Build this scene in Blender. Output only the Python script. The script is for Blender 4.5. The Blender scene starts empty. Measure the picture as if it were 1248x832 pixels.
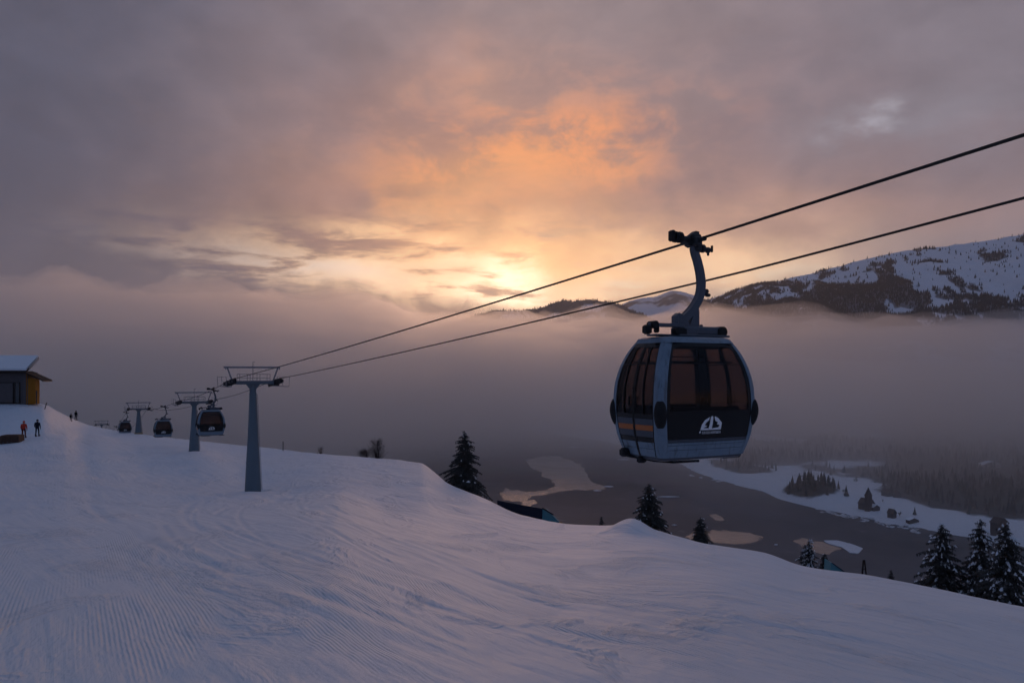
import bpy, math, random
import numpy as np
from mathutils import Vector, Matrix

random.seed(7)
RNG = np.random.default_rng(11)
PI = math.pi
sc = bpy.context.scene
COL = sc.collection
F, CX, HY = 970.0, 624.0, 455.0          # photo focal length, centre column and horizon row (1248 px wide)


def S2L(r, g, b, k=1.0):
    f = lambda c: (c / 255.0 / 12.92 if c / 255.0 <= .04045 else ((c / 255.0 + .055) / 1.055) ** 2.4)
    return (f(r) * k, f(g) * k, f(b) * k, 1.0)


def at(px, py, D):
    return Vector(((px - CX) / F * D, D, (HY - py) / F * D))


# ------------------------------------------------------------------ materials
def new_mat(name):
    m = bpy.data.materials.new(name)
    m.use_nodes = True
    nt = m.node_tree
    nt.nodes.clear()
    out = nt.nodes.new('ShaderNodeOutputMaterial')
    return m, nt, out


def N(nt, typ, **kw):
    n = nt.nodes.new(typ)
    for k, v in kw.items():
        if k.startswith('_'):
            setattr(n, k[1:], v)
        else:
            n.inputs[k.replace('__', ' ')].default_value = v
    return n


def lk(nt, a, b):
    nt.links.new(a, b)


def math_n(nt, op, a, b=None, c=None, clamp=False):
    n = nt.nodes.new('ShaderNodeMath')
    n.operation = op
    n.use_clamp = clamp
    for i, v in enumerate((a, b, c)):
        if v is None:
            continue
        if isinstance(v, (int, float)):
            n.inputs[i].default_value = v
        else:
            nt.links.new(v, n.inputs[i])
    return n.outputs[0]


def mixc(nt, fac, a, b, mode='MIX'):
    n = nt.nodes.new('ShaderNodeMix')
    n.data_type = 'RGBA'
    n.blend_type = mode
    n.clamp_factor = True
    for s, v in ((n.inputs[0], fac), (n.inputs[6], a), (n.inputs[7], b)):
        if isinstance(v, (int, float, tuple, list)):
            s.default_value = v
        else:
            nt.links.new(v, s)
    return n.outputs[2]


def noise(nt, vec, scale, detail=4, rough=.5, dist=0.0):
    n = nt.nodes.new('ShaderNodeTexNoise')
    n.inputs['Scale'].default_value = scale
    n.inputs['Detail'].default_value = detail
    n.inputs['Roughness'].default_value = rough
    n.inputs['Distortion'].default_value = dist
    if vec is not None:
        nt.links.new(vec, n.inputs['Vector'])
    return n.outputs['Fac']


def ramp(nt, fac, lo, hi, a=0.0, b=1.0):
    n = nt.nodes.new('ShaderNodeMapRange')
    n.interpolation_type = 'SMOOTHSTEP'
    nt.links.new(fac, n.inputs[0])
    n.inputs[1].default_value = lo
    n.inputs[2].default_value = hi
    n.inputs[3].default_value = a
    n.inputs[4].default_value = b
    return n.outputs[0]


def simple(name, col, rough=.6, metal=0.0, spec=.4, var=.18, vscale=6.0, bump=0.0, bscale=40.0, coat=0.0):
    m, nt, out = new_mat(name)
    p = nt.nodes.new('ShaderNodeBsdfPrincipled')
    tc = nt.nodes.new('ShaderNodeTexCoord')
    nz = noise(nt, tc.outputs['Object'], vscale, 5, .6)
    d = tuple(c * (1 - var) for c in col[:3]) + (1,)
    l = tuple(min(1, c * (1 + var)) for c in col[:3]) + (1,)
    lk(nt, mixc(nt, nz, d, l), p.inputs['Base Color'])
    lk(nt, ramp(nt, nz, .2, .8, rough * .85, min(1, rough * 1.15)), p.inputs['Roughness'])
    p.inputs['Metallic'].default_value = metal
    p.inputs['Specular IOR Level'].default_value = spec
    p.inputs['Coat Weight'].default_value = coat
    if bump:
        b = nt.nodes.new('ShaderNodeBump')
        b.inputs['Strength'].default_value = .6
        b.inputs['Distance'].default_value = bump
        lk(nt, noise(nt, tc.outputs['Object'], bscale, 4, .6), b.inputs['Height'])
        lk(nt, b.outputs[0], p.inputs['Normal'])
    lk(nt, p.outputs[0], out.inputs[0])
    return m


def glass_mat(name, tint, refl=.06):
    m, nt, out = new_mat(name)
    tr = N(nt, 'ShaderNodeBsdfTransparent', Color=tint)
    gl = N(nt, 'ShaderNodeBsdfGlossy', Color=(.9, .9, .95, 1), Roughness=.04)
    fr = nt.nodes.new('ShaderNodeLayerWeight')
    fr.inputs['Blend'].default_value = .5
    mx = nt.nodes.new('ShaderNodeMixShader')
    lk(nt, math_n(nt, 'ADD', math_n(nt, 'MULTIPLY', math_n(nt, 'POWER', fr.outputs['Facing'], 5), .5), .02), mx.inputs[0])
    lk(nt, tr.outputs[0], mx.inputs[1])
    lk(nt, gl.outputs[0], mx.inputs[2])
    lk(nt, mx.outputs[0], out.inputs[0])
    return m


M = {}
M['cab'] = simple('blue_grey_painted_metal', (.175, .245, .315), .38, .15, .5, .10, 3, .0015, 60, .2)
def cabin_paint():
    m, nt, out = new_mat('blue_grey_painted_metal_worn')
    p = nt.nodes.new('ShaderNodeBsdfPrincipled')
    tc = nt.nodes.new('ShaderNodeTexCoord')
    vm = nt.nodes.new('ShaderNodeVectorMath')
    vm.operation = 'MULTIPLY'
    vm.inputs[1].default_value = (16, 16, 1.1)
    lk(nt, tc.outputs['Object'], vm.inputs[0])
    streak_ = noise(nt, vm.outputs[0], 1.0, 6, .65, .3)
    cloud = noise(nt, tc.outputs['Object'], 2.6, 6, .65, .4)
    spk = noise(nt, tc.outputs['Object'], 46, 4, .7)
    c = mixc(nt, ramp(nt, cloud, .3, .7), (.150, .215, .285, 1), (.200, .272, .345, 1))
    c = mixc(nt, ramp(nt, streak_, .50, .68, 0, .65), c, (.075, .085, .10, 1))
    c = mixc(nt, ramp(nt, spk, .62, .74, 0, .5), c, (.42, .45, .50, 1))
    lk(nt, c, p.inputs['Base Color'])
    lk(nt, ramp(nt, cloud, .2, .8, .28, .62), p.inputs['Roughness'])
    p.inputs['Metallic'].default_value = .15
    b = nt.nodes.new('ShaderNodeBump')
    b.inputs['Strength'].default_value = .5
    b.inputs['Distance'].default_value = .0016
    lk(nt, spk, b.inputs['Height'])
    lk(nt, b.outputs[0], p.inputs['Normal'])
    lk(nt, p.outputs[0], out.inputs[0])
    return m


M['cab'] = cabin_paint()
M['cab_dark'] = simple('slate_painted_metal', (.060, .070, .090), .4, .1, .5, .12, 3)
M['cab_black'] = simple('black_gloss_panel', (.008, .008, .010), .22, 0, .3, .3, 4)
M['rubber'] = simple('black_rubber', (.008, .008, .010), .6, 0, .3, .2, 20, .001, 80)
M['orange'] = simple('orange_stripe_paint', (.44, .13, .035), .45, 0, .4, .1, 8)
M['white'] = simple('white_lettering', (.85, .86, .88), .5, 0, .4, .05, 8)
M['galv'] = simple('galvanised_steel', (.17, .20, .24), .5, .55, .5, .22, 5, .002, 30)
M['arm'] = simple('grey_painted_steel', (.085, .102, .13), .42, .3, .5, .2, 6, .002, 30)
M['tower'] = simple('tower_grey_blue_paint', (.125, .165, .20), .55, .2, .4, .18, 1.6, .004, 12)
M['darksteel'] = simple('dark_greased_steel', (.035, .037, .042), .5, .5, .5, .3, 8, .003, 30)
M['rope'] = simple('steel_wire_rope', (.035, .032, .032), .6, .6, .4, .2, 60, .004, 160)
M['glass'] = glass_mat('tinted_window', (.555, .49, .472, 1))
M['hutglass'] = simple('dark_window_glass', (.05, .06, .07), .1, 0, .5, .1, 3)
M['seat'] = simple('dark_seat_fabric', (.02, .02, .024), .8, 0, .2, .2, 20)
M['concrete'] = simple('stained_concrete', (.33, .25, .14), .9, 0, .2, .35, 2, .01, 12)
M['bark'] = simple('spruce_bark', (.07, .05, .038), .9, 0, .2, .3, 8, .02, 14)
M['needle'] = simple('spruce_needles', (.030, .031, .027), .8, 0, .15, .5, 1.2)
def needle_mat():
    m, nt, out = new_mat('spruce_needles_frosted')
    p = nt.nodes.new('ShaderNodeBsdfPrincipled')
    tc = nt.nodes.new('ShaderNodeTexCoord')
    n1 = noise(nt, tc.outputs['Object'], 1.4, 5, .6)
    n2 = noise(nt, tc.outputs['Object'], 9, 4, .7)
    c = mixc(nt, n1, (.030, .032, .029, 1), (.080, .074, .066, 1))
    c = mixc(nt, ramp(nt, n2, .50, .70, 0, .5), c, (.30, .31, .35, 1))
    lk(nt, c, p.inputs['Base Color'])
    p.inputs['Roughness'].default_value = .85
    p.inputs['Specular IOR Level'].default_value = .1
    lk(nt, p.outputs[0], out.inputs[0])
    return m


M['needle'] = needle_mat()
M['needle_far'] = simple('far_spruce', (.030, .036, .036), .9, 0, .1, .4, .05)
M['snowclump'] = simple('snow_on_branches', (.74, .77, .82), .75, 0, .2, .08, 4, .02, 14)
M['cladding'] = simple('grey_timber_cladding', (.105, .095, .10), .85, 0, .2, .25, 3, .01, 12)
M['ochre'] = simple('ochre_timber_wall', (.36, .14, .014), .8, 0, .2, .2, 3, .01, 12)
M['darkwood'] = simple('dark_timber', (.028, .020, .018), .8, 0, .2, .4, 5, .01, 14)
M['brownwood'] = simple('brown_timber', (.075, .042, .032), .85, 0, .2, .4, 4, .01, 14)
M['teal'] = simple('teal_vinyl', (.055, .19, .23), .6, 0, .4, .12, 2, .01, 4)
M['navy'] = simple('navy_tarpaulin', (.014, .018, .034), .9, 0, .1, .3, 2, .02, 5)
M['red'] = simple('red_jacket_cloth', (.55, .05, .03), .8, 0, .2, .2, 14)
M['darkred'] = simple('dark_red_trousers', (.10, .015, .018), .85, 0, .2, .2, 14)
M['navycloth'] = simple('navy_ski_cloth', (.012, .014, .026), .85, 0, .2, .2, 14)
M['blackcloth'] = simple('black_ski_cloth', (.010, .010, .012), .85, 0, .2, .2, 14)
M['skin'] = simple('skin', (.50, .30, .22), .6, 0, .3, .1, 14)
M['plaster'] = simple('pale_plaster', (.42, .39, .36), .9, 0, .2, .12, .4)
M['farwood'] = simple('dark_barn_timber', (.06, .05, .05), .9, 0, .2, .3, .4)
M['shrub'] = simple('bare_twigs', (.045, .032, .028), .9, 0, .2, .3, 8)


# ------------------------------------------------------------------ mesh building
class MB:
    def __init__(self):
        self.v, self.f = [], []

    def add(self, vs, fs):
        o = len(self.v)
        self.v.extend([tuple(p) for p in vs])
        self.f.extend([tuple(i + o for i in f) for f in fs])
        return self

    def box(self, c, s, rot=None, taper=1.0):
        hx, hy, hz = s[0] / 2, s[1] / 2, s[2] / 2
        vs = []
        for z in (-1, 1):
            t = taper if z > 0 else 1.0
            for x, y in ((-1, -1), (1, -1), (1, 1), (-1, 1)):
                vs.append(Vector((x * hx * t, y * hy * t, z * hz)))
        if rot is not None:
            vs = [rot @ p for p in vs]
        c = Vector(c)
        return self.add([p + c for p in vs], [(3, 2, 1, 0), (4, 5, 6, 7), (0, 1, 5, 4), (1, 2, 6, 5), (2, 3, 7, 6), (3, 0, 4, 7)])

    def bbox(self, c, s, b=.01, rot=None):
        """box with chamfered vertical and horizontal edges"""
        hx, hy, hz = s[0] / 2, s[1] / 2, s[2] / 2
        b = min(b, hx * .9, hy * .9, hz * .9)
        rings = []
        for z, k in ((-hz, b), (-hz + b, 0), (hz - b, 0), (hz, b)):
            x, y = hx - k, hy - k
            c2 = b
            rings.append([Vector(p + (z,)) for p in ((-x + c2, -y), (x - c2, -y), (x, -y + c2), (x, y - c2), (x - c2, y), (-x + c2, y), (-x, y - c2), (-x, -y + c2))])
        vs = [p for r in rings for p in r]
        if rot is not None:
            vs = [rot @ p for p in vs]
        c = Vector(c)
        fs = [tuple(range(7, -1, -1)), tuple(range(24, 32))]
        for k in range(3):
            for i in range(8):
                j = (i + 1) % 8
                fs.append((k * 8 + i, k * 8 + j, k * 8 + 8 + j, k * 8 + 8 + i))
        return self.add([p + c for p in vs], fs)

    def tube(self, pts, rad, n=10, caps=True):
        pts = [Vector(p) for p in pts]
        if isinstance(rad, (int, float)):
            rad = [rad] * len(pts)
        vs, fs = [], []
        up = Vector((0, 0, 1))
        prev = None
        for i, p in enumerate(pts):
            a = pts[max(0, i - 1)]
            b = pts[min(len(pts) - 1, i + 1)]
            t = (b - a).normalized()
            if prev is None:
                u = t.cross(up)
                if u.length < .05:
                    u = t.cross(Vector((1, 0, 0)))
            else:
                u = prev - t * prev.dot(t)
            u.normalize()
            prev = u
            w = t.cross(u)
            for k in range(n):
                a_ = 2 * PI * k / n
                vs.append(p + (u * math.cos(a_) + w * math.sin(a_)) * rad[i])
        for i in range(len(pts) - 1):
            for k in range(n):
                j = (k + 1) % n
                fs.append((i * n + k, i * n + j, (i + 1) * n + j, (i + 1) * n + k))
        if caps:
            fs.append(tuple(range(n - 1, -1, -1)))
            fs.append(tuple((len(pts) - 1) * n + k for k in range(n)))
        return self.add(vs, fs)

    def ribbon(self, pts, w, h, side):
        """rectangular bar swept along pts, width w along 'side'"""
        pts = [Vector(p) for p in pts]
        side = Vector(side).normalized()
        if isinstance(w, (int, float)):
            w = [w] * len(pts)
        if isinstance(h, (int, float)):
            h = [h] * len(pts)
        vs, fs = [], []
        for i, p in enumerate(pts):
            t = (pts[min(len(pts) - 1, i + 1)] - pts[max(0, i - 1)]).normalized()
            nn = side.cross(t).normalized()
            for a, b in ((-1, -1), (1, -1), (1, 1), (-1, 1)):
                vs.append(p + side * (a * w[i] / 2) + nn * (b * h[i] / 2))
        for i in range(len(pts) - 1):
            for k in range(4):
                j = (k + 1) % 4
                fs.append((i * 4 + k, i * 4 + j, i * 4 + 4 + j, i * 4 + 4 + k))
        fs.append((3, 2, 1, 0))
        e = (len(pts) - 1) * 4
        fs.append((e, e + 1, e + 2, e + 3))
        return self.add(vs, fs)

    def prism(self, poly, axis_fn, t0, t1):
        """poly of 2D points; axis_fn(a,b,t) -> 3D"""
        n = len(poly)
        vs = [axis_fn(a, b, t0) for a, b in poly] + [axis_fn(a, b, t1) for a, b in poly]
        fs = [tuple(range(n - 1, -1, -1)), tuple(range(n, 2 * n))] + [(i, (i + 1) % n, n + (i + 1) % n, n + i) for i in range(n)]
        return self.add(vs, fs)

    def lathe(self, prof, n=14, c=(0, 0, 0), ax='z'):
        vs, fs = [], []
        c = Vector(c)
        for r, z in prof:
            for k in range(n):
                a = 2 * PI * k / n
                p = Vector((r * math.cos(a), r * math.sin(a), z))
                if ax == 'x':
                    p = Vector((p.z, p.x, p.y))
                if ax == 'y':
                    p = Vector((p.x, p.z, p.y))
                vs.append(c + p)
        for i in range(len(prof) - 1):
            for k in range(n):
                j = (k + 1) % n
                fs.append((i * n + k, i * n + j, i * n + n + j, i * n + n + k))
        fs.append(tuple(range(n - 1, -1, -1)))
        fs.append(tuple((len(prof) - 1) * n + k for k in range(n)))
        return self.add(vs, fs)

    def mesh(self, name, mat, smooth=False):
        me = bpy.data.meshes.new(name)
        me.from_pydata(self.v, [], self.f)
        me.materials.append(mat)
        import bmesh
        bm = bmesh.new()
        bm.from_mesh(me)
        bmesh.ops.recalc_face_normals(bm, faces=bm.faces)
        bm.to_mesh(me)
        bm.free()
        if smooth:
            me.polygons.foreach_set('use_smooth', [True] * len(me.polygons))
            try:
                me.set_sharp_from_angle(angle=math.radians(38))
            except Exception:
                pass
        return me

    def build(self, name, mat, parent=None, smooth=False):
        o = bpy.data.objects.new(name, self.mesh(name, mat, smooth))
        COL.objects.link(o)
        if parent is not None:
            o.parent = parent
        return o


def empty(name, loc=(0, 0, 0), rz=0.0):
    o = bpy.data.objects.new(name, None)
    o.location = loc
    o.rotation_euler = (0, 0, rz)
    o.empty_display_size = .3
    COL.objects.link(o)
    return o


def tag(o, label=None, cat=None, group=None, kind=None):
    for k, v in (('label', label), ('category', cat), ('group', group), ('kind', kind)):
        if v is not None:
            o[k] = v
    return o


KIDS = {}


def children(o):
    return [c for c in COL.objects if c.parent == o]


def copy_tree(o, parent=None):
    c = o.copy()
    COL.objects.link(c)
    c.parent = parent
    for ch in children(o):
        if ch != c:
            copy_tree(ch, c)
    return c


def np_mesh(name, V, Fq, mat, smooth=True):
    me = bpy.data.meshes.new(name)
    nv, nf, k = len(V), len(Fq), Fq.shape[1]
    me.vertices.add(nv)
    me.vertices.foreach_set('co', V.astype(np.float32).ravel())
    me.loops.add(nf * k)
    me.loops.foreach_set('vertex_index', Fq.astype(np.int32).ravel())
    me.polygons.add(nf)
    me.polygons.foreach_set('loop_start', np.arange(0, nf * k, k, dtype=np.int32))
    me.polygons.foreach_set('loop_total', np.full(nf, k, dtype=np.int32))
    me.update(calc_edges=True)
    me.materials.append(mat)
    if smooth:
        me.polygons.foreach_set('use_smooth', [True] * nf)
    o = bpy.data.objects.new(name, me)
    COL.objects.link(o)
    return o


def grid_faces(nr, nc, wrap=False):
    i = np.arange(nr - 1)[:, None]
    j = np.arange(nc if wrap else nc - 1)[None, :]
    j2 = (j + 1) % nc
    a = i * nc + j
    b = i * nc + j2
    c = (i + 1) * nc + j2
    d = (i + 1) * nc + j
    return np.stack([a, b, c, d], -1).reshape(-1, 4)


# ------------------------------------------------------------------ numeric noise
_perm = np.random.default_rng(3).random((512, 512))


def vnoise(x, y):
    xi, yi = np.floor(x).astype(int), np.floor(y).astype(int)
    fx, fy = x - xi, y - yi
    fx = fx * fx * fx * (fx * (fx * 6 - 15) + 10)
    fy = fy * fy * fy * (fy * (fy * 6 - 15) + 10)
    g = lambda a, b: _perm[a % 512, b % 512]
    return ((g(xi, yi) * (1 - fx) + g(xi + 1, yi) * fx) * (1 - fy) + (g(xi, yi + 1) * (1 - fx) + g(xi + 1, yi + 1) * fx) * fy) * 2 - 1


def fbm(x, y, o=5, g=.5):
    s, a, t = 0, 1.0, 0
    for k in range(o):
        s = s + a * vnoise(x * 2 ** k + 17.3 * k, y * 2 ** k - 9.1 * k)
        t += a
        a *= g
    return s / t


def pchip(xs, ys, x):
    xs, ys = np.asarray(xs, float), np.asarray(ys, float)
    h = np.diff(xs)
    d = np.diff(ys, axis=0) / (h[:, None] if ys.ndim > 1 else h)
    m = np.zeros_like(ys)
    w1 = 2 * h[1:] + h[:-1]
    w2 = h[1:] + 2 * h[:-1]
    if ys.ndim > 1:
        w1, w2 = w1[:, None], w2[:, None]
    a, b = d[:-1], d[1:]
    with np.errstate(divide='ignore', invalid='ignore'):
        hm = (w1 + w2) / (w1 / a + w2 / b)
    m[1:-1] = np.where(a * b > 0, hm, 0)
    m[0], m[-1] = d[0], d[-1]
    x = np.clip(x, xs[0], xs[-1])
    i = np.clip(np.searchsorted(xs, x) - 1, 0, len(xs) - 2)
    hh = h[i]
    t = (x - xs[i]) / hh
    if ys.ndim > 1:
        hh, t = hh[:, None], t[:, None]
    return ((1 + 2 * t) * (1 - t) ** 2 * ys[i] + t * (1 - t) ** 2 * hh * m[i] + t * t * (3 - 2 * t) * ys[i + 1] + t * t * (t - 1) * hh * m[i + 1])


# ------------------------------------------------------------------ the snow slope
EYE = 2.2
# photo column : slope under the eye, then (distance, row) pairs out to the brow of the hill
TAB = {
    -400: (.100, [(57, 573), (92, 524), (130, 480)]),
    0: (.112, [(57, 570), (84, 534), (92, 509), (99, 491), (107, 488.5)]),
    50: (.112, [(57, 573), (84, 532), (92, 510), (99, 494), (106, 492)]),
    78: (.112, [(57, 576), (90, 532), (118, 505)]),
    110: (.112, [(59, 582), (100, 538), (165, 518)]),
    170: (.112, [(59, 590), (100, 546), (141, 528.5)]),
    235: (.112, [(59, 597), (91, 549), (125, 536)]),
    305: (.112, [(59, 600), (82, 566), (108, 543.5)]),
    400: (.114, [(48, 603), (85, 553)]),
    470: (.116, [(40, 628), (76, 559)]),
    512: (.117, [(36, 640), (70, 564)]),
    548: (.118, [(34, 650), (62, 590)]),
    590: (.119, [(30, 668), (55, 606)]),
    640: (.120, [(26, 686), (48, 628)]),
    690: (.122, [(22, 705), (42, 638)]),
    740: (.126, [(20, 714), (39, 641)]),
    800: (.130, [(18, 725), (36, 648)]),
    860: (.134, [(17, 730), (33, 662)]),
    930: (.140, [(16, 742), (32, 673)]),
    980: (.144, [(16, 746), (30, 689)]),
    1060: (.150, [(15, 760), (28, 700)]),
    1130: (.156, [(14, 775), (26, 713)]),
    1248: (.165, [(12, 812), (23, 738)]),
    1500: (.185, [(17, 800)]),
}
_px = np.array(sorted(TAB))
_q = np.linspace(0, 1, 64)
_S = np.zeros((len(_px), 64))
_R = np.zeros(len(_px))
D0 = 4.0
for _i, _p in enumerate(_px):
    s0, pts = TAB[_p]
    R = pts[-1][0]
    xs = [0.0] + [math.log(d / D0) / math.log(R / D0) for d, y in pts]
    ys = [s0] + [(y - HY) / F - EYE / d for d, y in pts]
    _S[_i] = pchip(xs, ys, _q)
    _R[_i] = R


def slope_z(X, Y, detail=True):
    X, Y = np.broadcast_arrays(np.asarray(X, float), np.asarray(Y, float))
    shp = X.shape
    X, Y = X.ravel(), Y.ravel()
    r = np.hypot(X, Y)
    az = np.arctan2(X, Y)
    azc = np.clip(az, math.atan((-400 - CX) / F), math.atan((1500 - CX) / F))
    px = CX + F * np.tan(azc)
    D = r * np.cos(azc)
    R = pchip(_px, _R, px)
    Scol = pchip(_px, _S, px)
    q = np.clip(np.log(np.maximum(D, D0) / D0) / np.log(R / D0), 0, 1)
    qi = np.clip((q * 63).astype(int), 0, 62)
    fq = q * 63 - qi
    ar = np.arange(len(px))
    S = Scol[ar, qi] * (1 - fq) + Scol[ar, qi + 1] * fq
    Dm = np.minimum(D, R)
    z = -EYE - S * Dm
    e = np.maximum(D - R, 0)
    t = EYE / R + Scol[:, -1]
    fin = .52
    z = z - (t * e + np.maximum(fin - t, .15) * (e - 11 * (1 - np.exp(-e / 11))))
    # behind the viewer the piste climbs
    wb = np.clip((np.abs(az) - math.radians(105)) / math.radians(45), 0, 1)
    wb = wb * wb * (3 - 2 * wb)
    z = z * (1 - wb) + (-EYE + .11 * r) * wb
    for tx, ty in ((-19.1, 58.7), (-36.2, 90.7)):
        dt = np.hypot(X - tx, Y - ty)
        z = z - .30 * np.exp(-(dt / .95) ** 2) + .12 * np.exp(-((dt - 1.5) / .5) ** 2)
    # the mound on the brow, and the bank round the hut
    mx, my = at(770, 0, 35.5)[0], 35.5
    z = z + .62 * np.exp(-(((X - mx) / .85) ** 2 + ((Y - my) / 2.2) ** 2))
    if detail:
        fade = np.clip((r - 2) / 8, 0, 1)
        u = X * .87 + Y * .49
        v = -X * .49 + Y * .87
        z = z + fade * (.10 * fbm(X / 13, Y / 13, 3) + .05 * fbm(X / 3.1 + 7, Y / 3.1, 3))
        z = z + .026 * fade * fbm(u / 1.5 + .5 * fbm(u / 9, v / 16, 2), v / 19, 4, .6) * np.clip(.5 + 1.6 * fbm(X / 8 + 3, Y / 14, 3), .1, 1.4)
        rough = np.clip(fbm(X / 9 + 31, Y / 12 - 4, 3) * 2.2 - .1, 0, 1)
        z = z + fade * rough * .06 * fbm(X / .75, Y / 1.5, 4)
        # ploughed crud under the hut and beside the towers
        g1 = np.exp(-(((X + 42) / 14) ** 2 + ((Y - 72) / 22) ** 2)) + .8 * np.exp(-(((X + 16) / 5) ** 2 + ((Y - 50) / 12) ** 2)) + .7 * np.exp(-(((X + 27) / 7) ** 2 + ((Y - 64) / 16) ** 2))
        z = z + g1 * .30 * fbm(X / 3.2, Y / 5.5, 4)
        # curved ski grooves
        for (cx, cy, rad, wd, dp) in TRACKS:
            d = np.abs(np.hypot(X - cx, Y - cy) - rad)
            m = np.clip(1 - ((r - 14) / 34) ** 2 * .4, 0, 1) * np.clip(fbm(X / 4 + cx, Y / 4, 2) * 3 + .9, 0, 1)
            z = z - dp * m * np.exp(-(d / wd) ** 2) + dp * .6 * m * np.exp(-((d - wd * 1.9) / wd) ** 2)
    z = np.maximum(z, -178.5)
    return z.reshape(shp)


TRACKS = [(40, 50, 55, .13, .030), (41, 52, 52.6, .12, .028), (60, 60, 72, .16, .03), (75, 70, 96, .16, .035), (76, 69, 91, .15, .03), (90, 95, 124, .2, .04)]
_tr = random.Random(4)
for _k in range(13):
    _cx, _cy = 75 + _tr.uniform(-9, 9), 70 + _tr.uniform(-7, 7)
    _qx, _qy = _tr.uniform(-7, 5), _tr.uniform(10, 26)
    TRACKS.append((_cx, _cy, math.hypot(_qx - _cx, _qy - _cy), _tr.uniform(.06, .12), _tr.uniform(.012, .030)))




def gz(x, y):
    return float(slope_z(np.array([x]), np.array([y]))[0])


def snow_material():
    m, nt, out = new_mat('piste_snow')
    p = nt.nodes.new('ShaderNodeBsdfPrincipled')
    tc = nt.nodes.new('ShaderNodeTexCoord')
    P = tc.outputs['Object']
    sep = nt.nodes.new('ShaderNodeSeparateXYZ')
    lk(nt, P, sep.inputs[0])
    X, Y = sep.outputs[0], sep.outputs[1]

    def rotated(yaw, su, sv):
        mp = nt.nodes.new('ShaderNodeMapping')
        mp.inputs['Rotation'].default_value = (0, 0, yaw)
        mp.inputs['Scale'].default_value = (su, sv, .3)
        v = nt.nodes.new('ShaderNodeVectorRotate')
        v.rotation_type = 'Z_AXIS'
        v.inputs['Angle'].default_value = yaw
        lk(nt, P, v.inputs['Vector'])
        vm = nt.nodes.new('ShaderNodeVectorMath')
        vm.operation = 'MULTIPLY'
        vm.inputs[1].default_value = (su, sv, .2)
        lk(nt, v.outputs[0], vm.inputs[0])
        nt.nodes.remove(mp)
        return vm.outputs[0]

    # corduroy: fine ridges running up the piste, in lanes of slightly different heading
    wob = noise(nt, rotated(0, .35, .12), 1.0, 2)
    lane = noise(nt, rotated(-.42, .22, .035), 1.0, 1)
    hts = []
    for yaw, sp in ((-.31, .062), (-.50, .058)):
        v = nt.nodes.new('ShaderNodeVectorRotate')
        v.rotation_type = 'Z_AXIS'
        v.inputs['Angle'].default_value = yaw
        lk(nt, P, v.inputs['Vector'])
        s2 = nt.nodes.new('ShaderNodeSeparateXYZ')
        lk(nt, v.outputs[0], s2.inputs[0])
        ph = math_n(nt, 'MULTIPLY', math_n(nt, 'ADD', s2.outputs[0], math_n(nt, 'MULTIPLY', wob, .12)), 2 * PI / sp)
        hts.append(math_n(nt, 'MULTIPLY', math_n(nt, 'SINE', ph), .5))
    lm = ramp(nt, lane, .46, .50)
    cord = math_n(nt, 'ADD', math_n(nt, 'MULTIPLY', hts[0], math_n(nt, 'SUBTRACT', 1.0, lm)), math_n(nt, 'MULTIPLY', hts[1], lm))
    worn = noise(nt, rotated(-.4, .55, .16), 1.0, 4, .6, .4)
    cmask = ramp(nt, worn, .44, .56)
    # fade the corduroy with ski traffic to the right of the lanes
    side = noise(nt, rotated(-.4, .10, .03), 1.0, 2)
    cmask = math_n(nt, 'MULTIPLY', cmask, ramp(nt, side, .34, .52))
    cord = math_n(nt, 'MULTIPLY', cord, cmask)
    t1 = noise(nt, rotated(-.52, 3.2, .12), 1.0, 4, .6, .2)
    t2 = noise(nt, rotated(-.66, 1.1, .08), 1.0, 4, .6, .3)
    t3 = noise(nt, rotated(-.30, 9.0, .55), 1.0, 3, .6, .3)
    gr = noise(nt, P, 14, 5, .65)
    lump = noise(nt, rotated(-.4, 1.0, .5), 1.3, 5, .62)
    h = math_n(nt, 'MULTIPLY', cord, .0085)
    pa = ramp(nt, noise(nt, rotated(-.5, .16, .05), 1.0, 4, .6, .5), .45, .60)
    pb = ramp(nt, noise(nt, rotated(-.3, .20, .11), 1.7, 5, .65, .8), .50, .66)
    h = math_n(nt, 'ADD', h, math_n(nt, 'MULTIPLY', math_n(nt, 'MULTIPLY', t1, pa), .07))
    h = math_n(nt, 'ADD', h, math_n(nt, 'MULTIPLY', t2, .12))
    h = math_n(nt, 'ADD', h, math_n(nt, 'MULTIPLY', math_n(nt, 'MULTIPLY', t3, pa), .025))
    h = math_n(nt, 'ADD', h, math_n(nt, 'MULTIPLY', gr, .010))
    clump = noise(nt, rotated(-.4, 1.0, .6), 4.5, 6, .68)
    h = math_n(nt, 'ADD', h, math_n(nt, 'MULTIPLY', math_n(nt, 'MULTIPLY', clump, pb), .14))
    h = math_n(nt, 'ADD', h, math_n(nt, 'MULTIPLY', lump, .05))
    b = nt.nodes.new('ShaderNodeBump')
    b.inputs['Strength'].default_value = 1.0
    b.inputs['Distance'].default_value = 1.0
    lk(nt, h, b.inputs['Height'])
    lk(nt, b.outputs[0], p.inputs['Normal'])
    big = noise(nt, rotated(-.45, .09, .03), 1.0, 4, .6)
    c = mixc(nt, ramp(nt, big, .3, .7), (.61, .685, .78, 1), (.70, .74, .79, 1))
    c = mixc(nt, ramp(nt, t1, .35, .65), c, (.67, .72, .79, 1))
    lk(nt, c, p.inputs['Base Color'])
    p.inputs['Roughness'].default_value = .62
    p.inputs['Specular IOR Level'].default_value = .35
    lk(nt, p.outputs[0], out.inputs[0])
    return m


M['snow'] = snow_material()

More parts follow.
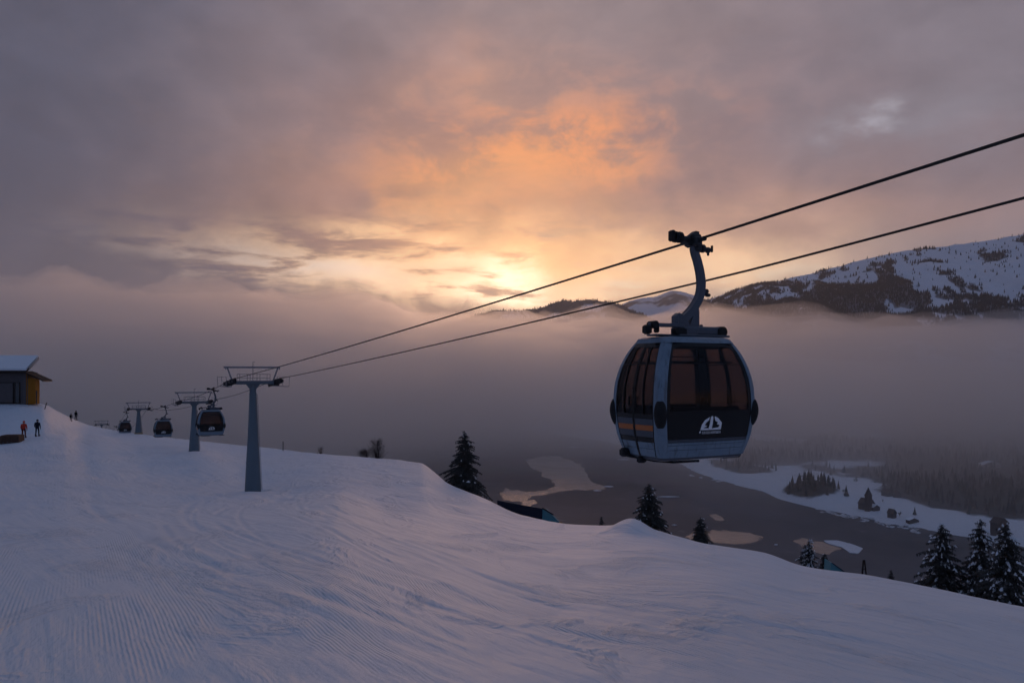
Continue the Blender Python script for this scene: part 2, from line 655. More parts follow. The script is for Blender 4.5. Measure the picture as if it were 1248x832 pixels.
azf = np.arctan((np.linspace(-120, 1368, 820) - CX) / F)
azl = np.linspace(-PI, azf[0], 90, endpoint=False)
azr = np.linspace(azf[-1], PI, 91)[1:-1]
AZ = np.concatenate([azl, azf, azr])
RR = np.concatenate([np.linspace(.05, 3, 6, endpoint=False), np.exp(np.linspace(math.log(3), math.log(190), 430)), np.linspace(200, 620, 40)])
A_, R_ = np.meshgrid(AZ, RR)
Xg, Yg = R_ * np.sin(A_), R_ * np.cos(A_)
Zg = slope_z(Xg, Yg)
snow = np_mesh('snow_slope', np.stack([Xg, Yg, Zg], -1).reshape(-1, 3), grid_faces(len(RR), len(AZ), True)[:, ::-1], M['snow'])
tag(snow, 'groomed snow piste falling away to the valley', 'snow', None, 'structure')

# ------------------------------------------------------------------ the valley: lake, shore, mountains
LZ = -175.0


def lakept(px, py):
    D = -LZ * F / (py - HY)
    return at(px, py, D)


def rocky(name, low, high, ncol=(.10, .09, .09, 1), scale=.01):
    """snow with dark rock / forest floor where the 'forest' attribute says so"""
    m, nt, out = new_mat(name)
    p = nt.nodes.new('ShaderNodeBsdfPrincipled')
    tc = nt.nodes.new('ShaderNodeTexCoord')
    at_ = nt.nodes.new('ShaderNodeAttribute')
    at_.attribute_name = 'forest'
    n1 = noise(nt, tc.outputs['Object'], scale, 6, .65)
    f = math_n(nt, 'ADD', at_.outputs['Fac'], math_n(nt, 'MULTIPLY', math_n(nt, 'SUBTRACT', n1, .5), .9))
    c = mixc(nt, ramp(nt, f, .35, .6), high, low)
    lk(nt, c, p.inputs['Base Color'])
    p.inputs['Roughness'].default_value = .85
    p.inputs['Specular IOR Level'].default_value = .1
    b = nt.nodes.new('ShaderNodeBump')
    b.inputs['Strength'].default_value = .7
    b.inputs['Distance'].default_value = 6
    lk(nt, noise(nt, tc.outputs['Object'], scale * 3, 6, .6), b.inputs['Height'])
    lk(nt, b.outputs[0], p.inputs['Normal'])
    lk(nt, p.outputs[0], out.inputs[0])
    return m


def setattr_f(o, name, arr):
    a = o.data.attributes.new(name, 'FLOAT', 'POINT')
    a.data.foreach_set('value', np.asarray(arr, np.float32).ravel())


# lake ice
def ice_material():
    m, nt, out = new_mat('lake_ice')
    p = nt.nodes.new('ShaderNodeBsdfPrincipled')
    tc = nt.nodes.new('ShaderNodeTexCoord')
    n1 = noise(nt, tc.outputs['Object'], .004, 6, .6, .5)
    n2 = noise(nt, tc.outputs['Object'], .03, 5, .6)
    c = mixc(nt, ramp(nt, n1, .35, .65), (.040, .056, .074, 1), (.075, .090, .112, 1))
    c = mixc(nt, ramp(nt, n2, .62, .75, 0, .35), c, (.20, .20, .22, 1))
    lk(nt, c, p.inputs['Base Color'])
    p.inputs['Roughness'].default_value = .55
    p.inputs['Specular IOR Level'].default_value = .12
    lk(nt, p.outputs[0], out.inputs[0])
    return m


def water_material():
    m, nt, out = new_mat('open_water')
    tc = nt.nodes.new('ShaderNodeTexCoord')
    P_ = tc.outputs['Object']
    p = nt.nodes.new('ShaderNodeBsdfPrincipled')
    p.inputs['Base Color'].default_value = (.03, .035, .04, 1)
    n1 = noise(nt, P_, .012, 6, .65, .6)
    lk(nt, ramp(nt, n1, .3, .7, .06, .24), p.inputs['Roughness'])
    p.inputs['Specular IOR Level'].default_value = 1.0
    b = nt.nodes.new('ShaderNodeBump')
    b.inputs['Strength'].default_value = .25
    b.inputs['Distance'].default_value = .5
    lk(nt, noise(nt, P_, .12, 3, .5), b.inputs['Height'])
    lk(nt, b.outputs[0], p.inputs['Normal'])
    ice = nt.nodes.new('ShaderNodeBsdfPrincipled')
    i1 = noise(nt, P_, .004, 6, .6, .5)
    i2 = noise(nt, P_, .03, 5, .6)
    c = mixc(nt, ramp(nt, i1, .35, .65), (.040, .056, .074, 1), (.075, .090, .112, 1))
    c = mixc(nt, ramp(nt, i2, .62, .75, 0, .35), c, (.20, .20, .22, 1))
    lk(nt, c, ice.inputs['Base Color'])
    ice.inputs['Roughness'].default_value = .55
    ice.inputs['Specular IOR Level'].default_value = .12
    at_ = nt.nodes.new('ShaderNodeAttribute')
    at_.attribute_name = 'open'
    vm = nt.nodes.new('ShaderNodeVectorMath')
    vm.operation = 'MULTIPLY'
    vm.inputs[1].default_value = (.045, .018, 1)
    lk(nt, P_, vm.inputs[0])
    e1 = noise(nt, vm.outputs[0], 1.0, 8, .68, .6)
    f = math_n(nt, 'ADD', at_.outputs['Fac'], math_n(nt, 'MULTIPLY', math_n(nt, 'SUBTRACT', e1, .5), 24.0))
    mxs = nt.nodes.new('ShaderNodeMixShader')
    lk(nt, ramp(nt, f, -1.6, 2.4), mxs.inputs[0])
    lk(nt, ice.outputs[0], mxs.inputs[1])
    lk(nt, p.outputs[0], mxs.inputs[2])
    lk(nt, mxs.outputs[0], out.inputs[0])
    return m


M['ice'] = ice_material()
M['water'] = water_material()
M['floe'] = simple('white_snow_ice', (.62, .65, .70), .7, 0, .2, .15, .05)

lake = MB().add([(-3500, 60, LZ), (3500, 60, LZ), (3500, 4200, LZ), (-3500, 4200, LZ)], [(0, 1, 2, 3)]).build('lake', M['ice'])
tag(lake, 'grey frozen lake in the valley', 'lake', None, 'structure')
vf = MB().add([(-13000, -6000, -177.5), (13000, -6000, -177.5), (13000, 13500, -177.5), (-13000, 13500, -177.5)], [(0, 1, 2, 3)]).build('valley_floor', M['floe'])
tag(vf, 'snowy valley floor beneath the fog', 'ground', None, 'structure')


def ragged(poly, sub=14, amp=.9, seed=1, step=2.5):
    """refine a photo-space outline with uneven edges"""
    rs = random.Random(seed)
    out = []
    n = len(poly)
    for i in range(n):
        a, b = poly[i], poly[(i + 1) % n]
        L = math.hypot(b[0] - a[0], b[1] - a[1])
        k = max(2, int(L / step))
        for j in range(k):
            t = j / k
            out.append((a[0] + (b[0] - a[0]) * t + rs.uniform(-amp, amp) * 1.6, a[1] + (b[1] - a[1]) * t + rs.uniform(-amp, amp) * .45))
    return out


def flat_patch(name, poly, mat, dz, seed, thick=0):
    pts = [lakept(x, y) for x, y in ragged(poly, seed=seed)]
    b = MB()
    b.add([(p.x, p.y, LZ + dz) for p in pts], [tuple(range(len(pts)))])
    return b.build(name, mat)


WATER = [
    [(641, 561), (660, 556), (682, 556), (700, 562), (712, 570), (716, 582), (728, 590), (741, 594), (728, 597), (700, 597), (680, 600), (655, 604), (640, 610), (612, 609), (608, 602), (616, 595), (640, 599), (662, 597), (678, 592), (672, 586), (660, 581), (656, 573), (644, 568)],
    [(640, 610), (652, 607), (656, 613), (648, 619), (634, 617)],
    [(846, 648), (880, 645), (915, 648), (928, 655), (918, 662), (880, 662), (850, 660), (836, 654)],
    [(866, 627), (874, 625), (880, 631), (884, 634), (872, 635)],
    [(966, 659), (980, 656), (1006, 660), (1028, 668), (1010, 676), (985, 672)],
]
wts = []


def poly_sd(px, py, poly):
    """signed distance to an outline, positive inside, rows weighted for the low view"""
    ky = 2.2
    inside = np.zeros(px.shape, bool)
    dmin = np.full(px.shape, 1e9)
    n = len(poly)
    for i in range(n):
        x0, y0 = poly[i]
        x1, y1 = poly[(i + 1) % n]
        c = ((y0 > py) != (y1 > py)) & (px < (x1 - x0) * (py - y0) / (y1 - y0 + 1e-9) + x0)
        inside ^= c
        dx, dy = x1 - x0, (y1 - y0) * ky
        t = np.clip(((px - x0) * dx + (py - y0) * ky * dy) / (dx * dx + dy * dy + 1e-9), 0, 1)
        dmin = np.minimum(dmin, np.hypot(px - x0 - t * dx, (py - y0) * ky - t * dy))
    return np.where(inside, dmin, -dmin)


wx = np.linspace(585, 1060, 420)
wy = np.linspace(690, 548, 200)
WX, WY = np.meshgrid(wx, wy)
msk = np.full(WX.shape, -50.0)
for poly in WATER:
    msk = np.maximum(msk, poly_sd(WX, WY, poly))
WD = -LZ * F / (WY - HY)
ow = np_mesh('open_water', np.stack([(WX - CX) / F * WD, WD, np.full(WX.shape, LZ + .25)], -1).reshape(-1, 3), grid_faces(len(wy), len(wx))[:, ::-1], M['water'], False)
setattr_f(ow, 'open', msk)
tag(ow, 'still open water between ice, mirroring the orange sky', 'water', None, 'structure')

FLOES = [[(1004, 659), (1020, 659), (1040, 664), (1052, 669), (1046, 675), (1036, 674), (1026, 667), (1010, 663)]]
rs = random.Random(5)
for k in range(90):
    t = rs.random()
    x = 996 + 124 * t
    y = 618 + 27 * t + rs.uniform(-3, 5)
    w = rs.uniform(1.2, 4.5)
    FLOES.append([(x - w, y), (x - w * .3, y - .6), (x + w, y + .1), (x + w * .4, y + .9)])
for k in range(26):
    t = rs.random()
    x = 840 + 120 * t
    y = 578 + 26 * t + rs.uniform(-1, 2.0)
    w = rs.uniform(1.2, 4.0)
    FLOES.append([(x - w, y), (x, y - .5), (x + w, y + .1), (x, y + .6)])
for x, y, w in ((742, 593, 6), (728, 598, 5), (815, 605.5, 14), (822, 640, 3), (655, 640, 5), (946, 664, 2), (760, 560, 8), (700, 545, 10)):
    FLOES.append([(x - w, y), (x, y - .6), (x + w, y + .1), (x, y + .6)])
bf = MB()
for i, poly in enumerate(FLOES):
    pts = [lakept(x, y) for x, y in ragged(poly, seed=i + 40, amp=.3)]
    n = len(pts)
    bf.add([(p.x, p.y, LZ + .02) for p in pts] + [(p.x, p.y, LZ + .9) for p in pts], [tuple(range(n, 2 * n))] + [(j, (j + 1) % n, n + (j + 1) % n, n + j) for j in range(n)])
tag(bf.build('drift_ice', M['floe']), 'broken white ice lying along the lake shore', 'ice', None, 'stuff')

# far shore
_sx = np.array([-600, 300, 600, 700, 800, 860, 915, 957, 975, 1000, 1060, 1130, 1248, 1600])
_sd = np.array([3200, 3000, 2600, 2200, 1760, 1350, 1210, 1165, 1120, 1035, 962, 898, 806, 640])


def shore_h(X, Y):
    px = CX + F * X / Y
    Ds = pchip(_sx, _sd, px) + 26 * fbm(X / 90, Y / 90, 5, .6) + 7 * fbm(X / 22, Y / 30, 3)
    e = Y - Ds
    h = np.where(e < 0, e * .05, 0)
    ep = np.maximum(e, 0)
    h = h + 7 * (1 - np.exp(-ep / 45)) + ep * .028 + np.clip(ep / 400, 0, 1) * 9 * fbm(X / 160 + 3, Y / 160, 4) + np.clip(ep / 60, 0, 1) * 2.2 * fbm(X / 45, Y / 45, 3)
    # wooded knoll on the point
    k = at(985, 600, 1125)
    h = h + 20 * np.exp(-(((X - k.x) / 34) ** 2 + ((Y - k.y) / 60) ** 2))
    return LZ + h, e, px


az_ = np.arctan((np.linspace(-500, 1500, 420) - CX) / F)
dd = np.concatenate([np.linspace(560, 1900, 260), np.linspace(1930, 3600, 50)])
A2, D2 = np.meshgrid(az_, dd)
X2, Y2 = D2 * np.tan(A2), D2
Z2, E2, P2 = shore_h(X2, Y2)
Z2 = np.maximum(Z2, LZ - 2.2)
fmask = np.clip(.5 + 1.1 * fbm(X2 / 120 + 9, Y2 / 170 + 2, 4) + np.clip((P2 - 1080) / 160, -.4, .35) + np.where(P2 < 985, np.clip((E2 - 90) / 110, -.9, .6), np.clip((E2 - 145) / 150, -.9, .6)), 0, 1) * (E2 > 8)
knoll = np.exp(-(((X2 - at(985, 600, 1125).x) / 30) ** 2 + ((Y2 - 1120) / 50) ** 2)) * (Z2 > LZ)
fmask = np.maximum(fmask, np.clip(knoll * 1.6, 0, 1))
M['shore'] = rocky('shore_snow', (.035, .038, .040, 1), (.62, .65, .70, 1), scale=.02)
shore = np_mesh('far_shore', np.stack([X2, Y2, Z2], -1).reshape(-1, 3), grid_faces(len(dd), len(az_))[:, ::-1], M['shore'])
setattr_f(shore, 'forest', fmask)
tag(shore, 'snow covered far shore of the lake', 'ground', None, 'structure')


def cones(P, H, W, sides=5, seed=0):
    """many little spruces as one mesh: two stacked ragged cones each"""
    n = len(P)
    rg = np.random.default_rng(seed)
    a0 = rg.random(n) * 6.28
    V, Fc = [], []
    base = 0
    ang = np.arange(sides) / sides * 2 * PI
    for (zb, zt, wk) in ((.04, .62, 1.0), (.36, 1.0, .62)):
        jit = 1 + rg.uniform(-.3, .3, (n, sides))
        bx = P[:, 0, None] + np.cos(ang + a0[:, None]) * W[:, None] * wk * jit
        by = P[:, 1, None] + np.sin(ang + a0[:, None]) * W[:, None] * wk * jit
        bz = P[:, 2, None] + H[:, None] * (zb + rg.uniform(-.04, .04, (n, sides)))
        tip = np.stack([P[:, 0], P[:, 1], P[:, 2] + H * zt], -1)
        ring = np.stack([bx, by, bz], -1)
        blk = np.concatenate([ring, tip[:, None, :]], 1)          # n, sides+1, 3
        V.append(blk.reshape(-1, 3))
        idx = base + np.arange(n)[:, None] * (sides + 1)
        for s in range(sides):
            Fc.append(np.concatenate([idx + s, idx + (s + 1) % sides, idx + sides], 1))
        base += n * (sides + 1)
    return np.concatenate(V), np.concatenate(Fc)


def sample_grid(Xa, Ya, Za, prob, n, seed):
    rg = np.random.default_rng(seed)
    cell = prob[:-1, :-1].copy()
    dx = Xa[:-1, 1:] - Xa[:-1, :-1]
    dy = Ya[1:, :-1] - Ya[:-1, :-1]
    w = (cell * np.abs(dx * dy)).ravel()
    k = rg.choice(len(w), n, p=w / w.sum())
    i, j = np.unravel_index(k, cell.shape)
    u, v = rg.random(n), rg.random(n)
    f = lambda A: (A[i, j] * (1 - u) + A[i, j + 1] * u) * (1 - v) + (A[i + 1, j] * (1 - u) + A[i + 1, j + 1] * u) * v
    return np.stack([f(Xa), f(Ya), f(Za)], -1)


fmask = np.clip(fmask - 1.1 * np.exp(-(((P2 - 1128) / 20) ** 2 + ((D2 - 1340) / 60) ** 2)) - 1.2 * np.exp(-(((P2 - 1218) / 32) ** 2 + ((D2 - 1235) / 38) ** 2)), 0, 1)
setattr_f2 = fmask
pr = np.clip(fmask * 1.2 - .2, 0, 1) ** 2 * (P2 > 820) * (P2 < 1420) * (D2 < 1750) * (E2 > 15) + 1.4 * np.clip(knoll * 1.4 - .15, 0, 1)
P = sample_grid(X2, Y2, Z2, pr, 3600, 2)
rg = np.random.default_rng(4)
H = rg.uniform(5, 17, len(P))
V, Fc = cones(P, H, H * rg.uniform(.15, .26, len(P)), 6, 1)
tag(np_mesh('shore_forest', V, Fc, M['needle_far'], False), 'dark spruce forest fading into fog beyond the far shore', 'forest', None, 'stuff')

# ---- mountains
M['mount'] = rocky('mountain_snow', (.17, .18, .20, 1), (.70, .72, .78, 1), scale=.006)
M['farmount'] = rocky('far_mountain', (.06, .06, .07, 1), (.62, .65, .72, 1), scale=.003)


def mountain(name, label, crest, Dc, front, back, zb, wob, seed, mat, px0, px1, npx, sil=4.0, forest_fn=None, nd=110, jag=6):
    pxs = np.linspace(px0, px1, npx)
    yc = pchip([c[0] for c in crest], [c[1] for c in crest], pxs)
    Dr = pchip([c[0] for c in Dc], [c[1] for c in Dc], pxs)
    t = np.concatenate([np.linspace(-1, 0, nd), np.linspace(0, 1, nd // 3)[1:]])
    T, Pq = np.meshgrid(t, pxs, indexing='ij')
    Drr = np.broadcast_to(Dr, T.shape)
    zc = np.broadcast_to((HY - yc) / F * Dr, T.shape)
    D = Drr + np.where(T < 0, T * front, T * back)
    X = (Pq - CX) / F * Drr * (1 + .35 * (D / Drr - 1))
    prof = np.where(T < 0, 1 - (-T) ** 1.12, 1 - T ** 1.4)
    h = prof * (zc - zb) + zb
    env = np.clip(np.abs(T) * 5, 0, 1) * np.clip((1 - np.abs(T)) * 4, 0, 1)
    h = h + env * wob * fbm(X / 420 + seed, D / 620 + seed, 5) + env * wob * .35 * (1 - 2 * np.abs(fbm(X / 200, D / 520 + seed * 2, 4)))
    h = h + jag * fbm(X / 60 + seed, D / 60, 4) * np.clip((1 - np.abs(T)) * 4, 0, 1)
    fm = forest_fn(Pq, T, X, D, h) if forest_fn else np.zeros_like(h)
    o = np_mesh(name, np.stack([X, D, h], -1).reshape(-1, 3), grid_faces(len(t), npx)[:, ::-1], mat)
    setattr_f(o, 'forest', fm)
    tag(o, label, 'mountain', None, 'structure')
    return X, D, h, fm, T, Pq


def fm_right(P_, T, X, D, h):
    n = fbm(X / 170 + 4, D / 330 + 8, 5, .62)
    n2 = fbm(X / 46, D / 110, 3)
    base = .38 - np.clip((P_ - 1010) / 240, 0, .55) + np.clip(-T * 1.15, 0, .55) - .35 * np.clip((P_ - 1130) / 120, 0, 1) * np.clip(1 + T * 3.0, 0, 1)
    f = base + 1.5 * n + .8 * n2
    # open avalanche chutes and the clearings seen from the piste
    for cx, ct, wx, wt in ((1075, -.20, 13, .11), (1165, -.30, 42, .09), (1010, -.10, 16, .03), (1150, -.10, 24, .12)):
        f = f - 1.0 * np.exp(-(((P_ - cx - 40 * (T - ct)) / wx) ** 2 + ((T - ct) / wt) ** 2))
    f = f + .75 * fbm(X / 26 + 3, D / 60, 3, .6)
    return np.clip(f, 0, 1)


mr = mountain('mountain', 'snowy mountain with dark forest rising out of the fog',
              [(560, 470), (700, 430), (800, 392), (862, 366), (900, 353), (960, 340), (1010, 328), (1060, 314), (1100, 306), (1160, 299), (1200, 294), (1248, 285), (1350, 270), (1500, 262), (1700, 300)],
              [(560, 5200), (862, 4700), (1060, 4200), (1248, 3900), (1700, 3700)], 2100, 1500, -190, 75, 1.7, M['mount'], 560, 1700, 420, forest_fn=fm_right, nd=170)
X3, Y3, Z3, F3, T3, P3 = mr
pr = ((F3 > .42) * (F3 ** 1.2) + .015) * (T3 > -.55) * (T3 < .04) * (P3 > 840) * (P3 < 1330)
P = sample_grid(X3, Y3, Z3, pr, 24000, 8)
H = rg.uniform(7, 20, len(P))
V, Fc = cones(P - np.array([0, 0, 1.0]), H, H * rg.uniform(.16, .27, len(P)), 5, 3)
tag(np_mesh('mountain_forest', V, Fc, M['needle_far'], False), 'dark spruce forest in patches across the snowy mountain', 'forest', None, 'stuff')

fm_dark = lambda P_, T, X, D, h: np.clip(.75 + .7 * fbm(X / 300, D / 300, 4), 0, 1)
fm_snow = lambda P_, T, X, D, h: np.clip(.10 + .9 * fbm(X / 420, D / 260, 5) + np.clip(-T - .25, 0, .4), 0, 1)
m2 = mountain('wooded_ridge', 'dark wooded ridge half hidden by fog below the sun',
              [(380, 460), (470, 425), (560, 392), (600, 379), (640, 377), (664, 374), (680, 368), (720, 366), (745, 369), (780, 382), (820, 400), (880, 425), (1000, 470)],
              [(380, 6200), (1000, 6000)], 1800, 1500, -190, 50, 5.3, M['farmount'], 380, 1000, 220, forest_fn=fm_dark, nd=60, jag=14)
m3 = mountain('snowy_peak', 'far snowy peak behind the wooded ridge',
              [(600, 440), (700, 396), (745, 378), (770, 366), (800, 361), (822, 354), (850, 362), (880, 374), (960, 400), (1100, 440)],
              [(600, 8600), (1100, 8200)], 2200, 1500, -190, 90, 8.1, M['farmount'], 600, 1100, 220, forest_fn=fm_snow, nd=70, jag=12)
X5, Y5, Z5, F5, T5, P5 = m2
pr = F5 * (T5 > -.3) * (T5 < .03)
P = sample_grid(X5, Y5, Z5, pr, 3000, 18)
H = rg.uniform(12, 24, len(P))
V, Fc = cones(P - np.array([0, 0, 1.0]), H, H * .26, 5, 3)
tag(np_mesh('ridge_forest', V, Fc, M['needle_far'], False), 'small spruces along the dark ridge below the sun', 'forest', None, 'stuff')


# ------------------------------------------------------------------ conifers near the piste
def spruce_meshes(seed, H, Rm, snow_amt, dens=1.0):
    rs = random.Random(seed)
    tr, cr, sn = MB(), MB(), MB()
    tr.tube([(0, 0, -.6), (0, 0, H * .3), (rs.uniform(-.02, .02) * H, 0, H * .7), (0, 0, H * .97)], [H * .022, H * .017, H * .009, H * .002], 7)
    z = H * .06
    lv = 0
    while z < H * .985:
        f = 1 - z / H
        L0 = Rm * (min(1.0, f * 1.12) ** .60) * rs.uniform(.72, 1.20) + .04
        nb = max(4, int((7 + 6 * f) * dens))
        a0 = rs.uniform(0, 6.28)
        for k in range(nb):
            a = a0 + 2 * PI * k / nb + rs.uniform(-.25, .25)
            L = L0 * rs.uniform(.55, 1.2)
            lump = max(0.0, math.sin(a * 2.3 + z * 3.1 / H * 6 + seed) * .5 + rs.uniform(-.2, .6))
            if rs.random() < .12:
                L *= .4
            if rs.random() < .05:
                L *= 1.3
            ca, sa = math.cos(a), math.sin(a)
            droop = (.30 + .35 * f) * L
            ns = max(3, int(L / (H * .018)))
            zz = z + rs.uniform(-.02, .02) * H
            pts = []
            for s in range(ns + 1):
                t = s / ns
                pts.append(Vector((ca * L * t, sa * L * t, zz + .10 * L * t - droop * t * t + .16 * L * max(0, t - .7) ** 1)))
            side = Vector((-sa, ca, 0))
            for s in range(ns):
                p0, p1 = pts[s], pts[s + 1]
                t = (s + .5) / ns
                wd = L * (.30 * (1 - t * .8) + .05) * rs.uniform(.7, 1.25)
                dr = wd * rs.uniform(.25, .6)
                for sg in (-1, 1):
                    tip = p0 + side * sg * wd + (p1 - p0) * rs.uniform(.6, 1.6) - Vector((0, 0, dr))
                    mid = (p0 + tip) / 2 + (p1 - p0) * .7
                    mid2 = (p0 + tip) / 2 - (p1 - p0) * .35 - Vector((0, 0, dr * .2))
                    cr.add([p0, mid2, tip, mid], [(0, 1, 2, 3)])
                    # hanging twiglets
                    c = (p0 + tip) / 2
                    hh = H * .022 * rs.uniform(.7, 1.6)
                    cr.add([c + Vector((ca * .3 * wd, sa * .3 * wd, 0)), c - Vector((ca * .3 * wd, sa * .3 * wd, .0)), c + side * sg * .15 * wd - Vector((0, 0, hh))], [(0, 1, 2)])
                if rs.random() < snow_amt * (.15 + 1.3 * lump * lump) * (.4 + t):
                    w2 = wd * rs.uniform(.15, .6)
                    up = Vector((0, 0, H * .004 + .012))
                    q = (p1 - p0) * rs.uniform(1.0, 2.6)
                    vs = [p0 + up * .3, p0 + q * .5 + side * w2 - up * .8, p0 + q + up * .2, p0 + q * .5 - side * w2 - up * .8, p0 + q * .5 + up * 3.2]
                    sn.add(vs, [(0, 1, 4), (1, 2, 4), (2, 3, 4), (3, 0, 4), (3, 2, 1, 0)])
        z += H * (.020 + .016 * f) / dens
        lv += 1
    cr.tube([(0, 0, H * .93), (0, 0, H * 1.0)], [H * .006, H * .001], 5)
    return tr.mesh('trunk', M['bark'], True), cr.mesh('crown', M['needle']), sn.mesh('snow_load', M['snowclump'])


SPR = {}


def spruce(px, ytop, D, wpx, label, group, seed, snow_amt=.25, hidden=.3, rz=None):
    """a spruce whose top shows at (px, ytop), standing on the ground at distance D"""
    top = at(px, ytop, D)
    g = gz(top.x, top.y)
    H = top.z - g
    Rm = wpx / F * D / 2
    me = spruce_meshes(seed, H, Rm * 1.30, snow_amt)
    r = empty('spruce_tree', (top.x, top.y, g), random.Random(seed).uniform(0, 6))
    tag(r, label, 'tree', group)
    for nm, m in zip(('trunk', 'crown', 'snow_load'), me):
        if len(m.polygons) == 0:
            continue
        o = bpy.data.objects.new(nm, m)
        COL.objects.link(o)
        o.parent = r
        if nm == 'snow_load':
            o['kind'] = 'stuff'
    return r, H


GT = 'spruces standing below the brow of the piste'
hs = []
hs.append(spruce(566, 525, 68, 47, 'tall bushy dark spruce left of the gondola, behind the snow brow', GT, 1, .05))
hs.append(spruce(791, 589, 44, 38, 'bushy dark spruce just right of the small snow mound', GT, 2, .10))
hs.append(spruce(854, 630, 40, 25, 'small cone shaped spruce standing alone beneath the gondola', GT, 3, .04))
hs.append(spruce(981, 663, 38, 14, 'small snowy spruce, left one of a close pair behind the brow', GT, 4, .3))
hs.append(spruce(986.5, 657, 37, 15, 'thin pointed snow dusted spruce, right one of a close pair', GT, 5, .4))
hs.append(spruce(1005, 674, 36, 13, 'very small spruce beside the sunken teal panel', GT, 6, .1))
hs.append(spruce(1148, 638, 41, 52, 'broad snow laden spruce, first of the three at the right edge', GT, 7, .32))
hs.append(spruce(1195, 632, 40, 50, 'snow laden spruce, middle one of the three at the right edge', GT, 8, .42))
hs.append(spruce(1226, 637, 37, 60, 'snow laden spruce with drooping branches, last of the three at the right edge', GT, 9, .45))
hs.append(spruce(733, 629, 50, 9, 'tiny spruce tip showing over the dip beside the mound', GT, 10, .0))
hs.append(spruce(1086, 694, 40, 12, 'tiny greenish spruce tip peeking over the slope near the thin twin poles', GT, 11, .0))
print('tree heights', [round(h[1], 1) for h in hs])


def shrub(px, ytop, D, w, h_extra, label, seed, n=26, name='bare_shrub', cat='shrub'):
    top = at(px, ytop, D)
    g = gz(top.x, top.y)
    H = max(.6, top.z - g)
    rs = random.Random(seed)
    st, tw = MB(), MB()
    W = w / F * D / 2
    for k in range(max(3, n // 8)):
        a = rs.uniform(0, 6.28)
        st.tube([(rs.uniform(-.1, .1), rs.uniform(-.1, .1), -.3), (math.cos(a) * W * .2, math.sin(a) * W * .2, H * .5), (math.cos(a) * W * .3, math.sin(a) * W * .3, H * (1.0 if k == 0 else rs.uniform(.6, .9)))], [.045, .025, .006], 6)
    for k in range(int(n * 2.2)):
        a = rs.uniform(0, 6.28)
        z0 = rs.uniform(.1, .85) * H
        f = 1 - (z0 / H) ** 1.6
        L = W * rs.uniform(.4, 1.1) * (.12 + .88 * f)
        s = Vector((math.cos(a) * W * .1, math.sin(a) * W * .1, z0))
        e = Vector((math.cos(a) * L, math.sin(a) * L, z0 + L * rs.uniform(.3, .9)))
        m_ = (s + e) / 2 + Vector((rs.uniform(-.1, .1), rs.uniform(-.1, .1), -.08))
        tw.tube([s, m_, e], [.014, .010, .004], 4, False)
        for q in range(3):
            b = m_ + (e - m_) * rs.random()
            tw.tube([b, b + Vector((rs.uniform(-.2, .2), rs.uniform(-.2, .2), rs.uniform(.1, .35)))], [.007, .003], 3, False)
    r = tag(empty(name, (top.x, top.y, g)), label, cat)
    st.build('stem', M['shrub'], r)
    tw.build('twigs', M['shrub'], r)
    return r


shrub(459, 533, 84, 30, 0, 'leafless bushy young tree on the brow left of the tall spruce', 1, 80, 'bare_tree', 'tree')
shrub(444, 549, 84, 26, 0, 'low leafless bush beside the young bare tree', 2, 46)
shrub(391, 544, 90, 10, 0, 'tiny tuft of twigs on the snow brow right of the big pylon', 3, 12)

# ------------------------------------------------------------------ the lift: rope line and supports
GAUGE = 3.15
P0 = Vector((3.19, 14.0, 0))


def _pp(px, D):
    return Vector(((px - CX) / F * D, D, 0))


_m0 = (_pp(281, 58) - P0).normalized()
LINE = [P0 - _m0 * 60, P0, _pp(281, 58), _pp(218.6, 90), _pp(156.9, 140), _pp(117, 250)]
LINE.append(LINE[-1] + (LINE[-1] - LINE[-2]).normalized() * 140)
CUM = [-60.0]
for _a, _b in zip(LINE[:-1], LINE[1:]):
    CUM.append(CUM[-1] + (_b - _a).length)
YAW = math.atan2(-_m0.x, _m0.y)                       # heading of the line, left of straight ahead
dv = _m0
rv = Vector((_m0.y, -_m0.x, 0))


def line_pt(s):
    for i in range(len(LINE) - 1):
        if s <= CUM[i + 1] or i == len(LINE) - 2:
            return LINE[i] + (LINE[i + 1] - LINE[i]) * ((s - CUM[i]) / (CUM[i + 1] - CUM[i]))


def line_Y_at(px):
    """distance along the line where the left rope shows at column px"""
    lo, hi = 0.0, CUM[-2]
    for _ in range(50):
        m = (lo + hi) / 2
        p = line_pt(m)
        if CX + F * p.x / p.y > px:
            lo = m
        else:
            hi = m
    return lo


sT = CUM[2:6]
zT = [(HY - py) / F * LINE[i].y for i, py in ((2, 462.5), (3, 488.0), (4, 497), (5, 516.5))]
z0 = (HY - 293.5) / F * 14.0
SUP = [(-60, z0 + .078 * 60), (0, z0), (sT[0], zT[0]), (sT[1], zT[1]), (sT[2], zT[2]), (sT[3], zT[3]), (sT[3] + 140, zT[3] - 16)]


def rope_z(s):
    for (a, za), (b, zb) in zip(SUP[:-1], SUP[1:]):
        if s <= b:
            t = (s - a) / (b - a)
            L = b - a
            sag = (.00022 * L * L if a >= sT[0] - .1 else .00004 * L * L)
            return za + (zb - za) * t - sag * 4 * t * (1 - t)
    return SUP[-1][1]


RR_ = .0235
for off, lab in ((0.0, 'upper steel haul rope carrying the gondola cabins'), (GAUGE, 'lower empty steel haul rope running behind the gondola hanger')):
    pts = []
    ss = list(np.linspace(-60, sT[0], 90)) + list(np.linspace(sT[0], sT[3] + 140, 120))[1:]
    for s in ss:
        p = line_pt(s) + rv * off
        pts.append((p.x, p.y, rope_z(s) + (max(0, 2 - s) * .012 if off else 0)))
    o = MB().tube(pts, RR_, 8).build('haul_rope', M['rope'], None, True)
    tag(o, lab, 'rope', 'haul ropes of the lift')


